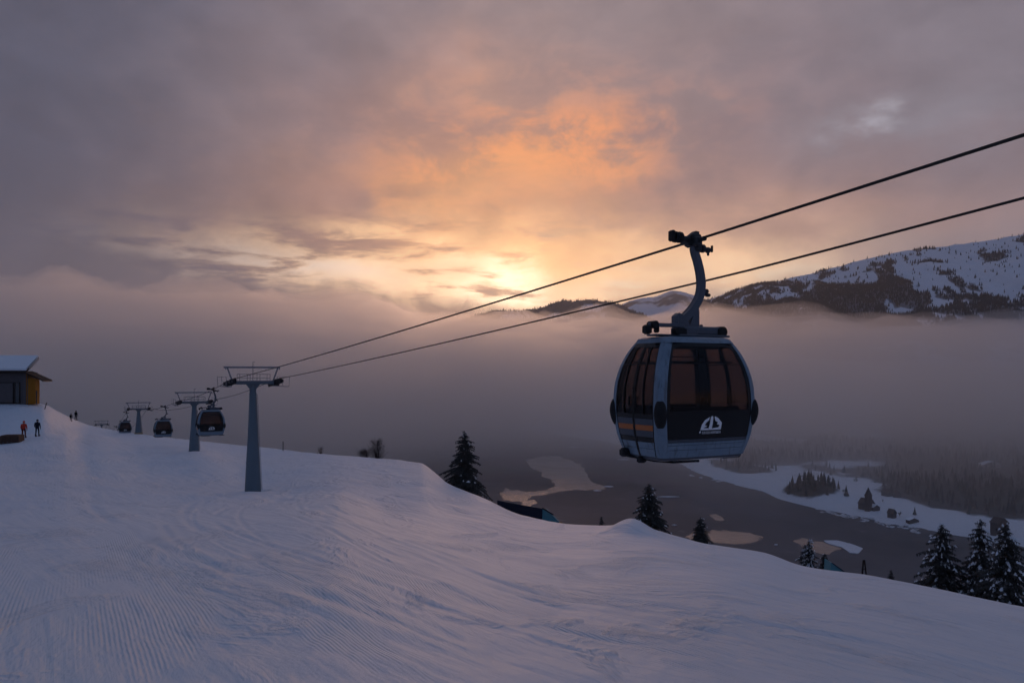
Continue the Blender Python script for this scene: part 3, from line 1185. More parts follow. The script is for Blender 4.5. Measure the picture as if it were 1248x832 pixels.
def tower(s, base_h, label, main=False):
    """local axes: x across the line, y along it; origin at the foot on the line's centre"""
    c = line_pt(s) + rv * (GAUGE / 2)
    g = gz(c.x, c.y)
    zr = rope_z(s)
    r = tag(empty('lift_tower', (c.x, c.y, g), YAW), label, 'lift tower', 'steel towers of the gondola lift')
    Ht = zr - g - .22                                  # crossarm centre
    hb = 1.22 / 2
    prof = [(hb * 1.0, -.8), (hb, .02), (hb * .80, Ht * .30), (hb * .60, Ht * .55), (hb * .44, Ht * .85), (hb * .36, Ht - .15)]
    b = MB()
    b.lathe(prof, 16)
    for k in range(1, 4):                              # flange joints
        zf = Ht * (.3 * k)
        rf = np.interp(zf, [p[1] for p in prof], [p[0] for p in prof])
        b.lathe([(rf + .012, zf - .03), (rf + .03, zf - .03), (rf + .03, zf + .03), (rf + .012, zf + .03)], 16)
    b.build('mast', M['tower'], r, True)
    b = MB()
    mr_ = lambda z: float(np.interp(z, [p[1] for p in prof], [p[0] for p in prof]))
    zs = [.5 + k * .32 for k in range(int((Ht - 1) / .32))]
    for z in zs:
        b.tube([(mr_(z) + .05, -.16, z), (mr_(z) + .05, .16, z)], .011, 5)
    for sy in (-.16, .16):
        b.tube([(mr_(z) + .05, sy, z) for z in zs[::3] + [zs[-1]]], .013, 5)
    b.build('ladder', M['galv'], r)
    b = MB().lathe([(hb * 1.12, -.9), (hb * 1.12, .20), (hb * 1.08, .26), (hb * .98, .27)], 18)
    b.build('footing', M['concrete'], r)
    hg = GAUGE / 2
    b = MB()
    b.bbox((0, 0, Ht), (2 * hg + .1, .30, .26), .02)
    b.add([(-.5, -.16, Ht - .10), (.5, -.16, Ht - .10), (.5, .16, Ht - .10), (-.5, .16, Ht - .10), (-.2, -.14, Ht - .5), (.2, -.14, Ht - .5), (.2, .14, Ht - .5), (-.2, .14, Ht - .5)],
          [(0, 1, 2, 3), (4, 5, 6, 7), (0, 1, 5, 4), (1, 2, 6, 5), (2, 3, 7, 6), (3, 0, 4, 7)])
    b.build('crossarm', M['tower'], r)
    # lifting gantry
    b = MB()
    zt = Ht + 1.12
    b.bbox((-.05, 0, zt), (2 * hg + .85, .14, .12), .01)
    for sx in (-1, 1):
        b.ribbon([(sx * (hg - .12), 0, Ht + .1), (sx * (hg + .22), 0, zt - .05)], .10, .09, (0, 1, 0))
        b.bbox((sx * (hg + .34), 0, zt - .11), (.06, .10, .12), .01)
    b.tube([(0, 0, Ht + .1), (0, 0, zt + .42)], .022, 6)
    b.tube([(0, 0, zt + .42), (.10, 0, zt + .44), (.14, 0, zt + .36)], .018, 6)
    b.build('gantry', M['galv'], r)
    # walkway rail
    b = MB()
    for sy in (-.55, .55):
        for z in (.32, .62):
            b.tube([(-hg + .55, sy, Ht + z), (hg - .45, sy, Ht + z)], .016, 5)
        for x in (-hg + .55, -.3, .4, hg - .45):
            b.tube([(x, sy, Ht), (x, sy, Ht + .62)], .016, 5)
    b.bbox((0.05, -.4, Ht + .0), (2 * hg - 1.0, .34, .04), .01)
    b.bbox((0.05, .4, Ht + .0), (2 * hg - 1.0, .34, .04), .01)
    b.build('walkway', M['galv'], r)
    # sheave trains along the rope
    dzds = (rope_z(s + 1.4) - rope_z(s - 1.4)) / 2.8
    for sx in (-1, 1):
        b = MB()
        x = sx * hg
        L = 2.1
        xo = x + sx * .16
        b.ribbon([(xo, -L, -L * dzds + Ht - .02), (xo, L, L * dzds + Ht - .02)], .07, .16, (1, 0, 0))
        for k in (-1, 1):
            b.ribbon([(xo, k * .8 - .55, Ht + (k * .8 - .55) * dzds + .02), (xo, k * .8 + .55, Ht + (k * .8 + .55) * dzds + .02)], .12, .10, (1, 0, 0))
        b.bbox((x + sx * .10, 0, Ht - .04), (.40, .44, .40), .03)
        for q_ in (-1.45, 1.45):
            b.bbox((x + sx * .12, q_, Ht + .02 + q_ * dzds), (.34, .30, .26), .03)
        sb = b.build('sheave_beam', M['darksteel'], r)
        for k in range(8):
            y = -L + .12 + k * (2 * L - .24) / 7
            zc = zr - g - .22 + y * dzds + (rope_z(s + y) - zr - y * dzds) * 0
            w = MB().lathe([(.05, -.06), (.21, -.06), (.215, -.04), (.19, 0), (.215, .04), (.21, .06), (.05, .06)], 14, (x, y, zc), 'x')
            w.build('sheave_wheel', M['rubber'], sb, True)
        # catwalk under the train
        b = MB()
        b.bbox((x + sx * .42, 0, Ht - .28), (.34, 2 * L, .035), .01)
        for yy in (-L, 0, L):
            b.tube([(x + sx * .58, yy, Ht - .28), (x + sx * .62, yy, Ht + .42)], .014, 5)
        b.tube([(x + sx * .62, -L, Ht + .42), (x + sx * .62, L, Ht + .42)], .014, 5)
        b.build('catwalk', M['galv'], r)
    return r


tower(sT[0], 0, 'nearest tall tapered lift tower with yellowish stained concrete foot in the snow')
tower(sT[1], 0, 'second lift tower, between the two middle gondola cabins')
tower(sT[2], 0, 'third smaller lift tower standing on the snow brow')
tower(sT[3], 0, 'farthest tiny lift tower with only its head above the brow')

# ------------------------------------------------------------------ gondola cabin
_z = [0, .12, .40, .85, 1.15, 1.45, 1.72, 1.90, 2.0]
_w = [1.78, 1.87, 2.02, 2.11, 2.08, 1.96, 1.75, 1.54, 1.38]
_l = [1.06, 1.12, 1.24, 1.32, 1.30, 1.22, 1.08, .93, .82]
HC = 2.0


def cw(z):
    return float(pchip(_z, _w, np.array([z]))[0])


def cl(z):
    return float(pchip(_z, _l, np.array([z]))[0])


RC = .085


def cs(face, u, z, off):
    hw, hl = cw(z) / 2, cl(z) / 2
    if face in ('E0', 'E1'):
        s = -1 if face == 'E0' else 1
        return Vector((u * (hw - RC), s * (hl + .045 * (1 - u * u) + off), z))
    s = -1 if face == 'S0' else 1
    return Vector((s * (hw + .03 * (1 - u * u) + off), u * (hl - RC), z))


def slab(b, face, u0, u1, z0, z1, off, th, nu=8, nz=10):
    vs, fs = [], []
    for lay, o in ((0, off), (1, off - th)):
        for j in range(nz + 1):
            z = z0 + (z1 - z0) * j / nz
            for i in range(nu + 1):
                vs.append(cs(face, u0 + (u1 - u0) * i / nu, z, o))
    n = (nu + 1) * (nz + 1)
    w = nu + 1
    for j in range(nz):
        for i in range(nu):
            a = j * w + i
            fs.append((a, a + 1, a + w + 1, a + w))
            fs.append((n + a + w, n + a + w + 1, n + a + 1, n + a))
    for i in range(nu):
        fs.append((i, n + i, n + i + 1, i + 1))
        a = nz * w + i
        fs.append((a, a + 1, n + a + 1, n + a))
    for j in range(nz):
        a = j * w
        fs.append((a, a + w, n + a + w, n + a))
        a = j * w + nu
        fs.append((a, n + a, n + a + w, a + w))
    b.add(vs, fs)
    return b


def corner(b, sx, sy, z0, z1, off, th, nz=16, ext=.0):
    vs, fs = [], []
    na = 7
    for o in (off, off - th):
        for j in range(nz + 1):
            z = z0 + (z1 - z0) * j / nz
            hw, hl = cw(z) / 2 - RC, cl(z) / 2 - RC
            for i in range(na + 1):
                a = PI / 2 * i / na
                vs.append(Vector((sx * (hw + (RC + o) * math.cos(a)), sy * (hl + (RC + o) * math.sin(a)), z)))
    w, n = na + 1, (na + 1) * (nz + 1)
    for j in range(nz):
        for i in range(na):
            a = j * w + i
            fs.append((a, a + 1, a + w + 1, a + w))
            fs.append((n + a + w, n + a + w + 1, n + a + 1, n + a))
        for a in (j * w, j * w + na):
            fs.append((a, a + w, n + a + w, n + a))
    for i in range(na):
        fs.append((i, n + i, n + i + 1, i + 1))
        a = nz * w + i
        fs.append((a, a + 1, n + a + 1, n + a))
    return b.add(vs, fs)


def ring_loft(b, levels, n=10):
    """closed loft of rounded rectangles: levels = (half width, half length, radius, z)"""
    vs, fs = [], []
    k = 4 * n
    for hw, hl, r, z in levels:
        for q, (sx, sy) in enumerate(((1, 1), (-1, 1), (-1, -1), (1, -1))):
            for i in range(n):
                a = PI / 2 * q + PI / 2 * i / (n - 1)
                vs.append(Vector((sx * (hw - r) + r * math.cos(a), sy * (hl - r) + r * math.sin(a), z)))
    for j in range(len(levels) - 1):
        for i in range(k):
            i2 = (i + 1) % k
            fs.append((j * k + i, j * k + i2, (j + 1) * k + i2, (j + 1) * k + i))
    fs.append(tuple(range(k - 1, -1, -1)))
    fs.append(tuple((len(levels) - 1) * k + i for i in range(k)))
    return b.add(vs, fs)


EMB = [
    [(0, 0), (.05, .2), (.18, .36), (.40, .47), (.37, .36), (.25, .27), (.19, .18), (.30, .14), (.13, .075), (.36, .06), (.36, 0)],
    [(.36, 0), (.42, .2), (.45, .46), (.51, .51), (.57, .46), (.555, .2), (.51, 0)],
    [(.625, .46), (.65, .49), (.81, .42), (1.0, .25), (.97, 0), (.51, 0), (.515, .05), (.84, .085), (.90, .16), (.76, .20), (.80, .27), (.68, .32)],
    [(-.05, -.08), (-.01, -.12), (.04, -.06), (.0, -.02)],
]


def gondola():
    r = empty('gondola_cabin')
    # local frame: x across the rope, y along it, origin on the rope at the grip
    DZ = -3.74                                     # floor of the cabin below the rope (set so that it hangs as in the photo)
    XO = -.22
    body = tag(empty('cabin_body', (XO, 0, DZ)))
    body.parent = r
    P_ = lambda b, nm, m, par=body, s=False: b.build(nm, m, par, s)
    # shell
    for sx in (-1, 1):
        for sy in (-1, 1):
            b = MB()
            corner(b, sx, sy, .02, 1.97, .014, .05, 22)
            f = 'E0' if sy < 0 else 'E1'
            slab(b, f, sx * 1.0, sx * .955, .02, 1.97, .014, .05, 1, 22)
            f = 'S0' if sx < 0 else 'S1'
            slab(b, f, sy * 1.0, sy * .90, .02, 1.97, .014, .05, 2, 22)
            P_(b, 'corner_post', M['cab'], s=True)
    b = MB()
    ring_loft(b, [(cw(1.93) / 2 + .02, cl(1.93) / 2 + .05, .14, 1.925), (cw(1.97) / 2 + .03, cl(1.97) / 2 + .055, .14, 1.955), (.74, .43, .14, 2.0), (.66, .36, .12, 2.03), (.4, .2, .1, 2.045)])
    P_(b, 'roof', M['cab'], s=True)
    b = MB()
    ring_loft(b, [(.86, .48, .12, -.035), (.905, .52, .12, -.02), (.92, .53, .12, .03), (.90, .51, .12, .06)])
    P_(b, 'floor_pan', M['cab_dark'], s=True)
    for f, lg in (('E0', True), ('E1', True)):
        b = MB()
        slab(b, f, -.955, .955, 0.02, .145, .010, .05, 10, 3)
        slab(b, f, -.955, .955, .15, .225, .008, .05, 10, 3)
        slab(b, f, -.955, .955, .23, .27, .010, .05, 10, 2)
        P_(b, 'lower_panel', M['cab'], s=True)
        b = MB()
        slab(b, f, -.955, .955, .274, .325, .004, .05, 10, 2)
        P_(b, 'skirt_strip', M['cab_dark'], s=True)
        b = MB()
        slab(b, f, -.955, .955, .33, .76, .008, .05, 12, 6)
        band = P_(b, 'black_panel', M['cab_black'], s=True)
        if lg:
            e = MB()
            SC = .46
            sgn = 1 if f == 'E0' else -1

            def mp(a, c_, t):
                x = (a - .50) * SC * sgn
                z = .47 + c_ * SC
                hw = cw(z) / 2 - RC
                q = cs(f, x / hw, z, .013)
                q.y += (-1 if f == 'E0' else 1) * t
                return q
            for poly in EMB:
                e.prism(poly, mp, 0, .003)
            rs_ = random.Random(2)
            x = .10
            while x < .95:
                w = rs_.uniform(.030, .055)
                e.prism([(x, -.14), (x + .016, -.14), (x + .016, -.045), (x, -.045)], mp, 0, .003)
                if rs_.random() < .6:
                    yy = rs_.choice((-.14, -.10, -.06))
                    e.prism([(x + .016, yy), (x + w * .8, yy), (x + w * .8, yy + .016), (x + .016, yy + .016)], mp, 0, .003)
                x += w + .012
            e.build('emblem', M['white'], band)
        # window with its black surround
        b = MB()
        slab(b, f, -.955, -.885, .76, 1.90, .006, .04, 1, 18)
        slab(b, f, .885, .955, .76, 1.90, .006, .04, 1, 18)
        slab(b, f, -.885, .885, 1.862, 1.925, .006, .04, 10, 2)
        slab(b, f, -.885, .885, .76, .79, .006, .04, 10, 2)
        # rounded upper corners of the opening
        for sg in (-1, 1):
            slab(b, f, sg * .885, sg * .84, 1.80, 1.862, .006, .04, 1, 2)
            slab(b, f, sg * .84, sg * .79, 1.835, 1.862, .006, .04, 1, 1)
        P_(b, 'window_frame', M['cab_black'], s=True)
        b = MB()
        slab(b, f, -.885, .885, .79, 1.862, .002, .006, 14, 18)
        P_(b, 'window', M['glass'], s=True)
    for f in ('S0', 'S1'):
        for lo, hi in ((-.90, -.012), (.012, .90)):
            d = MB()
            slab(d, f, lo, lo + .05, .03, 1.92, .010, .04, 1, 20)
            slab(d, f, hi - .05, hi, .03, 1.92, .010, .04, 1, 20)
            slab(d, f, lo + .05, hi - .05, 1.85, 1.92, .010, .04, 6, 2)
            slab(d, f, lo + .05, hi - .05, .66, .74, .010, .04, 6, 2)
            door = P_(d, 'door', M['cab_black'], s=True)
            d = MB()
            slab(d, f, lo + .05, hi - .05, .03, .16, .011, .04, 6, 3)
            slab(d, f, lo + .05, hi - .05, .165, .27, .009, .04, 6, 3)
            d.build('lower_panel', M['cab'], door, True)
            d = MB()
            slab(d, f, lo + .05, hi - .05, .36, .465, .010, .04, 6, 3)
            slab(d, f, lo + .05, hi - .05, .56, .66, .010, .04, 6, 3)
            d.build('middle_panel', M['cab_dark'], door, True)
            d = MB()
            slab(d, f, lo + .05, hi - .05, .275, .355, .004, .04, 6, 2)
            d.build('dark_strip', M['cab_black'], door, True)
            d = MB()
            slab(d, f, lo + .05, hi - .05, .468, .557, .012, .04, 6, 2)
            d.build('orange_stripe', M['orange'], door, True)
            d = MB()
            slab(d, f, lo + .05, hi - .05, .74, 1.85, .003, .006, 6, 18)
            d.build('door_window', M['glass'], door, True)
            d = MB()
            mid = (lo + hi) / 2
            if f == 'S0':
                slab(d, f, mid - .022, mid + .022, .74, 1.85, .022, .03, 1, 18)
            slab(d, f, lo + .05, hi - .05, 1.555, 1.575, .012, .012, 4, 1)
            d.build('mullion', M['rubber'], door, True)
    for sx in (-1, 1):
        for y in (-.09, .09):
            b = MB()
            b.bbox((sx * (cw(.95) / 2 + .05), y, .95), (.03, .025, .16), .008)
            P_(b, 'door_handle', M['rubber'])
    # corner bumpers
    for sx in (-1, 1):
        for sy in (-1, 1):
            b = MB()
            cxp, cyp = sx * (cw(.72) / 2 - .035), sy * (cl(.72) / 2 - .035)
            lv = []
            for k in range(11):
                t = k / 10
                rr = math.sin(PI * min(1, max(0, .08 + t * .84))) ** .45
                lv.append((.105 * rr, .105 * rr, .10 * rr, .52 + .44 * t))
            vs0 = len(b.v)
            ring_loft(b, lv, 5)
            for i in range(vs0, len(b.v)):
                x, y, z = b.v[i]
                b.v[i] = (x + sx * (cw(z) / 2 - .045), y + sy * (cl(z) / 2 - .045), z)
            P_(b, 'bumper', M['rubber'], s=True)
    # interior
    for sy in (-1, 1):
        b = MB()
        b.bbox((0, sy * .40, .44), (1.55, .30, .07), .02)
        b.bbox((0, sy * .55, .66), (1.50, .06, .38), .02)
        P_(b, 'bench', M['seat'])
    b = MB()
    for y in (-.28, .28):
        b.tube([(-.84, y, 1.60), (.84, y, 1.60)], .019, 6)
    for x in (-.52, .60):
        for y in (-.28, .28):
            b.tube([(x, y, 1.60), (x - .03, y, 1.90)], .014, 6)
    b.tube([(-.50, 0, 1.70), (.45, 0, 1.70)], .012, 6)
    b.bbox((0, 0, 1.865), (1.35, .34, .055), .02)
    P_(b, 'ceiling_rail', M['rubber'])
    # roof beam and hanger
    b = MB()
    b.bbox((.33, 0, 2.16), (1.02, .16, .15), .02)
    b.bbox((.02, 0, 2.13), (.42, .26, .17), .02)
    b.bbox((-.45, -.08, 2.235), (.75, .07, .065), .01)
    b.bbox((.30, -.02, 2.065), (1.15, .40, .035), .01)
    b.bbox((-.45, 0, 2.065), (.5, .3, .03), .01)
    b.bbox((.40, 0, 2.25), (.05, .05, .05), .01)
    beam = b.build('roof_beam', M['arm'], body)
    b = MB()
    b.lathe([(.05, -.10), (.095, -.10), (.10, -.06), (.10, .06), (.095, .10), (.05, .10)], 14, (.83, 0, 2.15), 'y')
    b.bbox((.77, 0, 2.13), (.12, .22, .20), .03)
    b.build('damper', M['rubber'], beam)
    b = MB()
    b.bbox((-.86, -.08, 2.15), (.13, .16, .16), .03)
    b.lathe([(.03, -.09), (.065, -.09), (.065, .09), (.03, .09)], 12, (-.74, -.08, 2.235), 'y')
    b.bbox((-.66, -.08, 2.16), (.06, .12, .12), .02)
    b.build('damper', M['rubber'], beam)
    b = MB()
    b.bbox((-.17, -.14, 2.13), (.20, .12, .14), .03)
    b.lathe([(.03, -.06), (.06, -.06), (.06, .06), (.03, .06)], 10, (-.30, -.16, 2.13), 'y')
    b.build('damper', M['rubber'], beam)
    # skids below
    b = MB()
    b.bbox((-.98, .36, .055), (.20, .15, .15), .03)
    b.tube([(-.95, .34, -.01), (-.80, -.20, -.05), (-.62, -.46, -.06), (-.1, -.50, -.06)], .022, 6)
    b.bbox((-.90, .02, -.045), (.14, .12, .11), .02)
    P_(b, 'guide_skid', M['rubber'])
    b = MB()
    b.bbox((.84, -.20, -.05), (.42, .20, .05), .015)
    P_(b, 'guide_skid', M['rubber'])

    # hanger arm, curving out and back under the rope: points are (x, height above cabin floor)
    pts = [(.0, 0, -.06), (.03, 0, -.20), (.10, 0, -.38), (.155, 0, -.58), (.175, 0, -.78), (.135, 0, -.97), (.02, 0, -1.15), (-.13, 0, -1.30), (-.28, 0, -1.41), (-.36, 0, -1.47)]
    # smooth
    P_s = [Vector(p) for p in pts]
    pp = []
    for i in range(len(P_s) - 1):
        p0, p1, p2, p3 = P_s[max(0, i - 1)], P_s[i], P_s[i + 1], P_s[min(len(P_s) - 1, i + 2)]
        for k in range(4):
            t = k / 4
            pp.append(.5 * ((2 * p1) + (-p0 + p2) * t + (2 * p0 - 5 * p1 + 4 * p2 - p3) * t * t + (-p0 + 3 * p1 - 3 * p2 + p3) * t ** 3))
    pp.append(P_s[-1])
    b = MB()
    n = len(pp)
    b.ribbon(pp, .10, [.085 + .05 * (i / n) for i in range(n)], (0, 1, 0))
    b.ribbon([p + Vector((0, -.055, 0)) for p in pp[2:-3]], .012, [.103 + .045 * (i / n) for i in range(n - 5)], (0, 1, 0))
    b.ribbon([p + Vector((0, .055, 0)) for p in pp[2:-3]], .012, [.103 + .045 * (i / n) for i in range(n - 5)], (0, 1, 0))
    zb = DZ + 2.20
    # gusset that carries the arm on the beam
    b.prism([(-.13, zb), (.10, zb), (.10, zb + .30), (.085, zb + .36), (.03, zb + .33), (-.03, zb + .24)], lambda x, z, t: Vector((x, t, z)), -.045, .045)
    b.prism([(-.42, zb - .03), (-.13, zb - .03), (-.13, zb + .05), (-.22, zb + .20), (-.36, zb + .26), (-.42, zb + .22)], lambda x, z, t: Vector((x, t, z)), -.06, .06)
    b.bbox((-.43, -.02, zb + .12), (.07, .14, .20), .02)
    arm = b.build('hanger_arm', M['arm'], r, True)
    b = MB()
    zl = -.92
    b.bbox((.235, 0, zl), (.14, .05, .05), .01)
    b.lathe([(.02, -.05), (.045, -.05), (.045, .05), (.02, .05)], 8, (.27, 0, zl + .04), 'y')
    b.bbox((.33, 0, zl - .02), (.10, .07, .06), .015)
    b.build('arm_bracket', M['darksteel'], arm)
    # grip
    b = MB()
    b.bbox((.0, 0, -.02), (.16, .34, .17), .03)
    b.bbox((.02, 0, .075), (.20, .20, .10), .03)
    b.bbox((.06, -.02, -.12), (.16, .16, .14), .03)
    b.tube([(-.06, 0, .02), (-.30, 0, .02)], .05, 10)
    b.tube([(0, -.17, 0), (0, -.30, 0)], .042, 10)
    b.tube([(0, .17, 0), (0, .30, 0)], .042, 10)
    b.prism([(-.16, -.10), (-.05, -.10), (.08, .10), (.10, .16), (.02, .17), (-.10, .09)], lambda x, z, t: Vector((x, t, z)), -.05, .05)
    grip = b.build('grip', M['darksteel'], r)
    b = MB()
    b.lathe([(.03, -.08), (.095, -.08), (.10, -.03), (.08, 0), (.10, .03), (.095, .08), (.03, .08)], 16, (-.36, 0, .035), 'x')
    b.bbox((-.48, 0, .05), (.07, .15, .19), .02)
    b.build('roller', M['rubber'], grip)
    b = MB()
    b.tube([(.10, 0, -.13), (.40, 0, -.13)], .035, 8)
    b.lathe([(.03, -.03), (.075, -.03), (.075, .03), (.03, .03)], 12, (.20, 0, -.12), 'x')
    b.bbox((.33, 0, -.14), (.11, .08, .10), .02)
    b.bbox((.43, 0, -.11), (.03, .05, .12), .01)
    b.bbox((.34, 0, -.21), (.04, .04, .06), .01)
    b.build('release_lever', M['darksteel'], grip)
    return r


G0 = gondola()
GC = 'gondola cabins hanging from the upper rope'


def place_gondola(o, s, label, dz=0.0, yaw=0.0):
    p = line_pt(s)
    o.location = (p.x, p.y, rope_z(s) + dz)
    o.rotation_euler = (0, 0, YAW + yaw)
    tag(o, label, 'gondola cabin', GC)


gl = [(0.0, 'large gondola cabin hanging close by, black windows, white emblem and orange stripe'),
      (line_Y_at(260), 'gondola cabin hanging beside the nearest lift tower, emblem on its front'),
      (line_Y_at(201), 'smaller gondola cabin hanging left of the second lift tower'),
      (line_Y_at(154), 'distant gondola cabin hanging just left of the third lift tower'),
      (line_Y_at(142), 'farthest gondola cabin, half sunk behind the snow brow')]
for i, (s, lab) in enumerate(gl):
    o = G0 if i == 0 else copy_tree(G0)
    place_gondola(o, s, lab)

# ------------------------------------------------------------------ hut on the left
def hut():
    D = 99.0
    c = at(45, 488, D)
    zb = (HY - 489.5) / F * D - .3
    r = tag(empty('mountain_hut', (c.x, c.y, zb), math.radians(8)), 'timber hut with snowy roof and ochre end wall on the left rise', 'hut')
    r.scale = (1.06, 1.06, 1.06)
    # local: x = along the front (negative to the left), y = depth; the right front corner is the origin-side
    W, Dp, Hh = 9.0, 2.5, 3.75
    X1 = -1.0
    b = MB().box((X1 - W / 2, Dp / 2, Hh / 2 - .75), (W, Dp, Hh + 1.5))
    for k in range(22):
        b.box((X1 - W + .2 + k * W / 22, -.012, Hh / 2), (.03, .02, Hh - .02))
    b.build('wall', M['cladding'], r)
    b = MB().box((X1 - .12, -.03, Hh / 2), (.06, .05, Hh))
    b.box((X1 + .42, .55, Hh / 2 - .36), (.84, 1.1, Hh - .72))
    for k in range(6):
        b.box((X1 + .08 + k * .15, -.012, Hh / 2 - .1), (.02, .02, Hh - .25))
    b.build('end_wall', M['ochre'], r)
    # front windows
    for x0, x1, mat, nm in ((-3.9, -2.15, 'cladding', 'shutter'), (-1.95, -1.45, 'hutglass', 'window'), (-6.2, -4.1, 'cladding', 'shutter'), (-8.6, -6.6, 'hutglass', 'window')):
        f = MB()
        f.box(((x0 + x1) / 2 + X1 + .6, -.06, 1.35), (x1 - x0, .06, 2.3))
        w = f.build(nm, M[mat], r)
        g = MB()
        for x in (x0, x1):
            g.box((x + X1 + .6, -.08, 1.35), (.08, .10, 2.46))
        for z in (.16, 2.54):
            g.box(((x0 + x1) / 2 + X1 + .6, -.08, z), (x1 - x0, .11, .08))
        g.build('window_frame', M['darkwood'], w)
    # main roof, tilted towards the piste, snow on it
    ov = .7
    A = [(X1 - W - .5, -ov, Hh + .02), (X1 + .2, -ov, Hh + .02), (X1 + .2, Dp, Hh + 1.62), (X1 - W - .5, Dp, Hh + 1.62)]

    def plate(A, t0, t1, m, nm, par):
        vs = [(x, y, z + t0) for x, y, z in A] + [(x, y, z + t1) for x, y, z in A]
        return MB().add(vs, [(3, 2, 1, 0), (4, 5, 6, 7), (0, 1, 5, 4), (1, 2, 6, 5), (2, 3, 7, 6), (3, 0, 4, 7)]).build(nm, m, par)
    rf = plate(A, 0, .16, M['darkwood'], 'roof', r)
    A2_ = [(X1 - W - .45, -ov + .05, Hh + .04), (X1 + .1, -ov + .05, Hh + .04), (X1 + .1, Dp, Hh + 1.62), (X1 - W - .45, Dp, Hh + 1.62)]
    plate(A2_, .165, .42, M['snowclump'], 'roof_snow', rf)
    g = MB()
    g.box((X1 + .27, Dp / 2 - .3, Hh + 1.05), (.05, Dp + .3, .34), Matrix.Rotation(math.atan(1.62 / (Dp + ov)), 3, 'X'))
    g.build('verge_board', M['plaster'], rf)
    # side roof falling to the right over the ochre wall
    B = [(X1 - .2, -ov - .05, Hh - .02), (X1 + 1.95, -ov - .05, Hh - 1.05), (X1 + 1.95, Dp * .7, Hh - 1.05), (X1 - .2, Dp * .7, Hh - .02)]
    sr = plate(B, 0, .15, M['darkwood'], 'side_roof', r)
    g = MB()
    g.tube([(X1 + 1.97, -ov - .05, Hh - 1.05), (X1 + 1.97, Dp * .7, Hh - 1.05)], .06, 6)
    g.build('gutter', M['darksteel'], sr)
    g = MB().box((X1 - W / 2 - .2, -ov - .04, Hh + .0), (W + .6, .06, .30))
    g.build('fascia', M['darkwood'], r)
    # drain post
    g = MB().tube([(X1 + 1.0, -.1, 0), (X1 + 1.0, -.1, 1.6)], .07, 7)
    g.build('corner_pipe', M['darksteel'], r)
    return r


hut()

p_ = at(53.5, 495, 98)
tag(MB().tube([(p_.x, p_.y, gz(p_.x, p_.y) - .4), (p_.x + .35, p_.y, gz(p_.x, p_.y) + .75)], .05, 6).build('marker_pole', M['darkwood']), 'short leaning pole in the snow right of the hut', 'pole')
p_ = at(345, 540, 96)
tag(MB().tube([(p_.x, p_.y, gz(p_.x, p_.y) - .4), (p_.x, p_.y, gz(p_.x, p_.y) + 1.15)], .045, 6).build('marker_pole', M['darkwood']), 'thin upright marker pole right of the nearest lift tower', 'pole')


def twin_pole(px, D, h, label):
    p = at(px, 700, D)
    g = gz(p.x, p.y)
    b = MB()
    b.tube([(-.13, 0, -.4), (-.02, 0, h)], .035, 6)
    b.tube([(.16, 0, -.4), (.02, 0, h)], .03, 6)
    b.tube([(-.10, 0, h * .55), (.10, 0, h * .55)], .02, 5)
    o = b.build('twin_pole', M['darkwood'])
    o.location = (p.x, p.y, g)
    tag(o, label, 'pole')


p_ = at(1053, 682, 33)
twin_pole(1053, 33, p_.z - gz(p_.x, p_.y), 'dark twin pole leaning together beside the tiny greenish spruce')


# dark timber box on the left, half sunk in the snow
def sunken_box():
    c = at(11, 531, 80)
    g = gz(c.x, c.y)
    r = tag(empty('timber_box', (c.x, c.y, g - .15), math.radians(14)), 'dark low timber box half sunk in snow by the red skier', 'box')
    b = MB()
    b.add([(-3.2, -.7, -.3), (-.55, -.8, -.3), (-.55, .9, -.3), (-3.2, .7, -.3), (-3.2, -.6, .12), (-.55, -.75, .86), (-.55, .8, .86), (-3.2, .6, .12)],
          [(3, 2, 1, 0), (4, 5, 6, 7), (0, 1, 5, 4), (1, 2, 6, 5), (2, 3, 7, 6), (3, 0, 4, 7)])
    b.build('ramp_side', M['navy'], r)
    b = MB().bbox((.30, 0, .35), (1.68, 1.7, 1.12), .06)
    for k in range(4):
        b.bbox((-.4 + k * .45, -.88, .35), (.06, .05, 1.0), .01)
    b.build('box_body', M['brownwood'], r)
    b = MB()
    for x in (-.2, .15, .5):
        b.bbox((x, -.91, .20), (.10, .03, .08), .01)
    b.build('bolt_plate', M['galv'], r)
    return r


sunken_box()


# the navy and teal structures below the brow
def ramp(label_):
    # long dark inflated-looking kicker with a teal end panel
    L0, L1 = at(606, 609.5, 56), at(661, 619.5, 50)
    R1 = at(682, 637.5, 50)
    r = tag(empty('covered_ramp', (L1.x, L1.y, L1.z)), label_, 'ramp')
    b = MB()
    off = Vector((.25, .7, -.30))
    a0, a1 = L0 - L1, Vector((0, 0, 0))
    dn = Vector((0, 0, -1.9))
    dn1 = Vector((-.15, 0, -1.5))
    vs = [a0, a1, a1 + off, a0 + off, a0 + dn, a1 + dn1, a1 + off + dn, a0 + off + dn]
    b.add(vs, [(0, 1, 2, 3), (0, 1, 5, 4), (1, 2, 6, 5), (2, 3, 7, 6), (3, 0, 4, 7), (4, 5, 6, 7)])
    b.build('cover', M['navy'], r)
    e = R1 - L1
    b = MB()
    tk = Vector((.1, .6, -.1))
    tri = [Vector((.02, -.03, .02)), Vector((.22, -.03, .0)), e + Vector((-.05, 0, .12)), e + Vector((-.1, 0, -.6)), Vector((-.05, -.03, -1.6))]
    n = len(tri)
    b.add([p for p in tri] + [p + tk for p in tri], [tuple(range(n)), tuple(range(2 * n - 1, n - 1, -1))] + [(i, (i + 1) % n, n + (i + 1) % n, n + i) for i in range(n)])
    b.build('end_panel', M['teal'], r)
    b = MB()
    b.tube([Vector((.0, -.08, .05)), e * .55 + Vector((.10, -.08, .14))], .045, 6)
    b.bbox(e + Vector((.05, 0, -.05)), (.30, .4, .22), .04)
    b.build('edge_strap', M['rubber'], r)


ramp('long dark covered ramp with a teal end panel sunk behind the snow brow')

